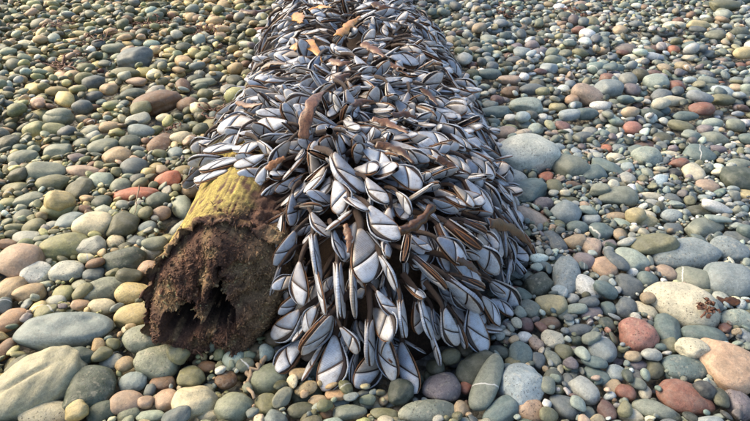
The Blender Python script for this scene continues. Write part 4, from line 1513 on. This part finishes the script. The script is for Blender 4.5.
blade('kelp_blade', [(286, 52), (295, 47), (308, 47), (318, 53), (323, 60)], 0.030, M_KELP_G, 'golden-orange curled kelp blade lying on the crest of the barnacles', lift=[-.004, .010, .017, .011, -.006], curl=.3, tip=.15)
blade('kelp_blade', [(296, 17), (301, 21), (303, 27)], 0.030, M_KELP_G, 'small golden scrap of kelp high on the barnacle crest', lift=.018)
blade('kelp_blade', [(338, 40), (346, 32), (352, 26), (360, 21)], 0.024, M_KELP_G, 'golden-brown kelp strip slanting up the crest', lift=.018, curl=.8)
blade('kelp_blade', [(334, 84), (341, 80), (350, 77)], 0.022, M_KELP_B, 'short orange-brown kelp stub between barnacles on the crest', lift=.014, curl=1.0)
blade('kelp_blade', [(304, 141), (308, 130), (314, 119), (322, 109), (331, 103)], 0.022, M_KELP_R, 'upright red-brown kelp blade with a pointed foot', lift=[.012, .03, .036, .036, .03], tip=.08, curl=.3)
blade('kelp_blade', [(372, 121), (384, 124), (396, 130), (408, 136)], 0.015, M_KELP_R, 'brown kelp strip laid across the crest', lift=.012, curl=.4)
blade('kelp_blade', [(376, 147), (390, 149), (402, 155), (413, 166)], 0.015, M_KELP_B, 'dark brown kelp strip curving under pale plates', lift=.012, curl=.5)
blade('kelp_blade', [(392, 118), (404, 116), (416, 120)], 0.014, M_KELP_B, 'dark brown short kelp strip high on the crest', lift=.012, curl=.5)
blade('kelp_blade', [(398, 236), (410, 232), (420, 224), (429, 212)], 0.013, M_KELP_B, 'thick dark brown bent kelp stalk over the barnacles', lift=.022, tip=.8, curl=1.1, thick=.0025)
blade('kelp_blade', [(484, 226), (500, 228), (515, 236), (526, 250)], 0.017, M_KELP_B, 'dark brown crumpled kelp frond hanging over the flank', lift=.018, tip=.5, curl=.8)
blade('kelp_blade', [(268, 172), (276, 165), (286, 160)], 0.012, M_RIM, 'thin orange-red scrap caught between barnacles above the log end', lift=.014, tip=.5, curl=.4)
blade('kelp_blade', [(240, 12), (256, 14), (272, 10)], 0.03, M_KELP_B, 'brown kelp scrap at the far side of the crest', lift=.014)
blade('kelp_blade', [(372, 6), (384, 10), (398, 12)], 0.026, M_KELP_B, 'brown kelp strip far up the barnacled log', lift=.016)
blade('kelp_blade', [(362, 46), (374, 52), (384, 60)], 0.02, M_KELP_R, 'reddish-brown kelp sliver beside the golden-brown strip', lift=.014)
for (px_, w_, m_, lb_) in [
    ([(262, 70), (274, 64), (288, 66)], .014, M_KELP_B, 'dark brown kelp ribbon beside the golden curled blade'),
    ([(330, 62), (341, 66), (352, 64)], .016, M_KELP_R, 'russet kelp ribbon below the golden curled blade'),
    ([(310, 12), (320, 8), (332, 9)], .016, M_KELP_G, 'amber kelp ribbon beside the small golden scrap'),
    ([(238, 104), (250, 108), (264, 106)], .012, M_KELP_R, 'russet kelp ribbon lying over the crest edge by weed litter'),
    ([(352, 108), (362, 103), (374, 104)], .014, M_KELP_B, 'dark brown kelp ribbon between two brown strips'),
    ([(420, 90), (430, 98), (437, 108)], .014, M_KELP_B, 'dark brown kelp ribbon running down the upper flank'),
    ([(436, 160), (448, 166), (458, 176)], .014, M_KELP_B, 'dark brown kelp ribbon beside the pale egg stone flank'),
    ([(346, 226), (350, 240), (349, 254)], .010, M_KELP_R, 'thin russet kelp ribbon hanging down the front'),
    ([(455, 260), (468, 266), (478, 276)], .010, M_KELP_B, 'thin dark kelp ribbon on the lower flank'),
    ([(388, 66), (398, 70), (408, 78)], .015, M_KELP_R, 'russet kelp ribbon near the far flank')]:
    blade('kelp_blade', px_, w_, m_, lb_, lift=.012, tip=.3, curl=.5)
blade('kelp_blade', [(716, 303), (730, 304), (749, 304)], 0.014, M_KELP_B, 'brown strip of dry weed below the plump blue-grey stone', lift=.006, surf=False, zoff=.026, cat='seaweed')

def ground_top(x, y):
    i, j = int((x - GX0) / CELL), int((y - GY0) / CELL)
    return float(HF[max(j - 3, 0):j + 4, max(i - 3, 0):i + 4].max())

def weed(u, v, size, n, label, mat=M_WEED):
    P, _ = at_z(u, v, 0.035)
    z = ground_top(P[0], P[1]) - 0.004
    VV, FF = [], []; off = 0
    for _ in range(n):
        a = rng.uniform(0, 6.28); r = size * math.sqrt(rng.random()) * 0.8
        x0, y0 = P[0] + r * math.cos(a), P[1] + r * math.sin(a)
        d = rng.uniform(0, 6.28); ln = size * rng.uniform(.35, .9)
        s = np.linspace(0, 1, 6)
        bend = rng.normal() * 1.6
        ang = d + bend * s
        px = x0 + np.cumsum(np.cos(ang)) * ln / 6; py = y0 + np.cumsum(np.sin(ang)) * ln / 6
        pz = np.array([ground_top(a_, b_) for a_, b_ in zip(px, py)]) * 0.7 + z * 0.3 + 0.004 + 0.006 * np.abs(np.sin(s * 5 + rng.uniform(0, 6))) * rng.random()
        V, F = tube(np.stack([px, py, pz], -1), rng.uniform(.0012, .0038), rng.uniform(.0006, .0012), 5)
        VV.append(V); FF.append(F + off); off += len(V)
    c = np.array([P[0], P[1], z])
    o = obj('dried_seaweed', mesh_np('dried_seaweed', np.concatenate(VV) - c, np.concatenate(FF)), mat)
    o.location = c
    tag(o, label, 'seaweed', 'dry seaweed scraps on the shingle')

for (u, v, s, n, lb) in [
    (702, 317, .014, 22, 'small dark red tuft of dry seaweed on the big cream spotted stone'),
    (62, 61, .075, 26, 'reddish dry seaweed scraps strewn below the dark slate oval stone'),
    (150, 22, .07, 34, 'red-brown dry seaweed tangle on the tideline above the dark slate oval stone'),
    (95, 38, .08, 22, 'thin brown dry weed tangle on the tideline among olive pebbles'),
    (52, 27, .065, 28, 'brown weed wisps high on the tideline far from the log'),
    (205, 30, .06, 26, 'russet dry weed beside the barnacled crest'),
    (172, 126, .024, 12, 'orange-red weed flakes between the brown egg pebble and ridged brown stone'),
    (228, 112, .06, 36, 'pale brown weed litter piled against the barnacles'),
    (505, 8, .06, 26, 'dark dry weed streak on the far upper shingle'),
    (575, 10, .07, 30, 'dark brown weed patch at the top of the beach'),
    (430, 28, .06, 18, 'dark weed wisps beside the far end of the log')]:
    weed(u, v, s, n, lb)

def twig(path, r, label):
    pts = []
    for u, v, z in path: pts.append(at_z(u, v, z)[0])
    pts = np.array(pts); t = np.linspace(0, 1, len(pts)); tt = np.linspace(0, 1, 10)
    P = np.stack([np.interp(tt, t, pts[:, i]) for i in range(3)], -1) + rng.normal(size=(10, 3)) * r * .5
    V, F = tube(P, np.linspace(r, r * .6, 10), np.linspace(r, r * .6, 10), 6, yaxis=np.array([.3, .2, 1.]))
    c = P[0]
    o = obj('twig', mesh_np('twig', V - c, F), M_TWIG); o.location = c
    tag(o, label, 'twig')
twig([(139, 186, .06), (137, 200, .045), (135, 213, .035)], .0013, 'thin pale straw lying across the rust-orange finger stone')
twig([(243, 366, .02), (250, 376, .026), (246, 386, .03), (255, 398, .028)], .0036, 'bleached crooked twig under the rotten log end')
twig([(252, 373, .026), (262, 362, .03), (268, 352, .03)], .0045, 'pale root splinter leaning on the rotten log end')
print('pebbles', len(loose), 'heroes', len(hero_recs), 'barnacles', len(placed))
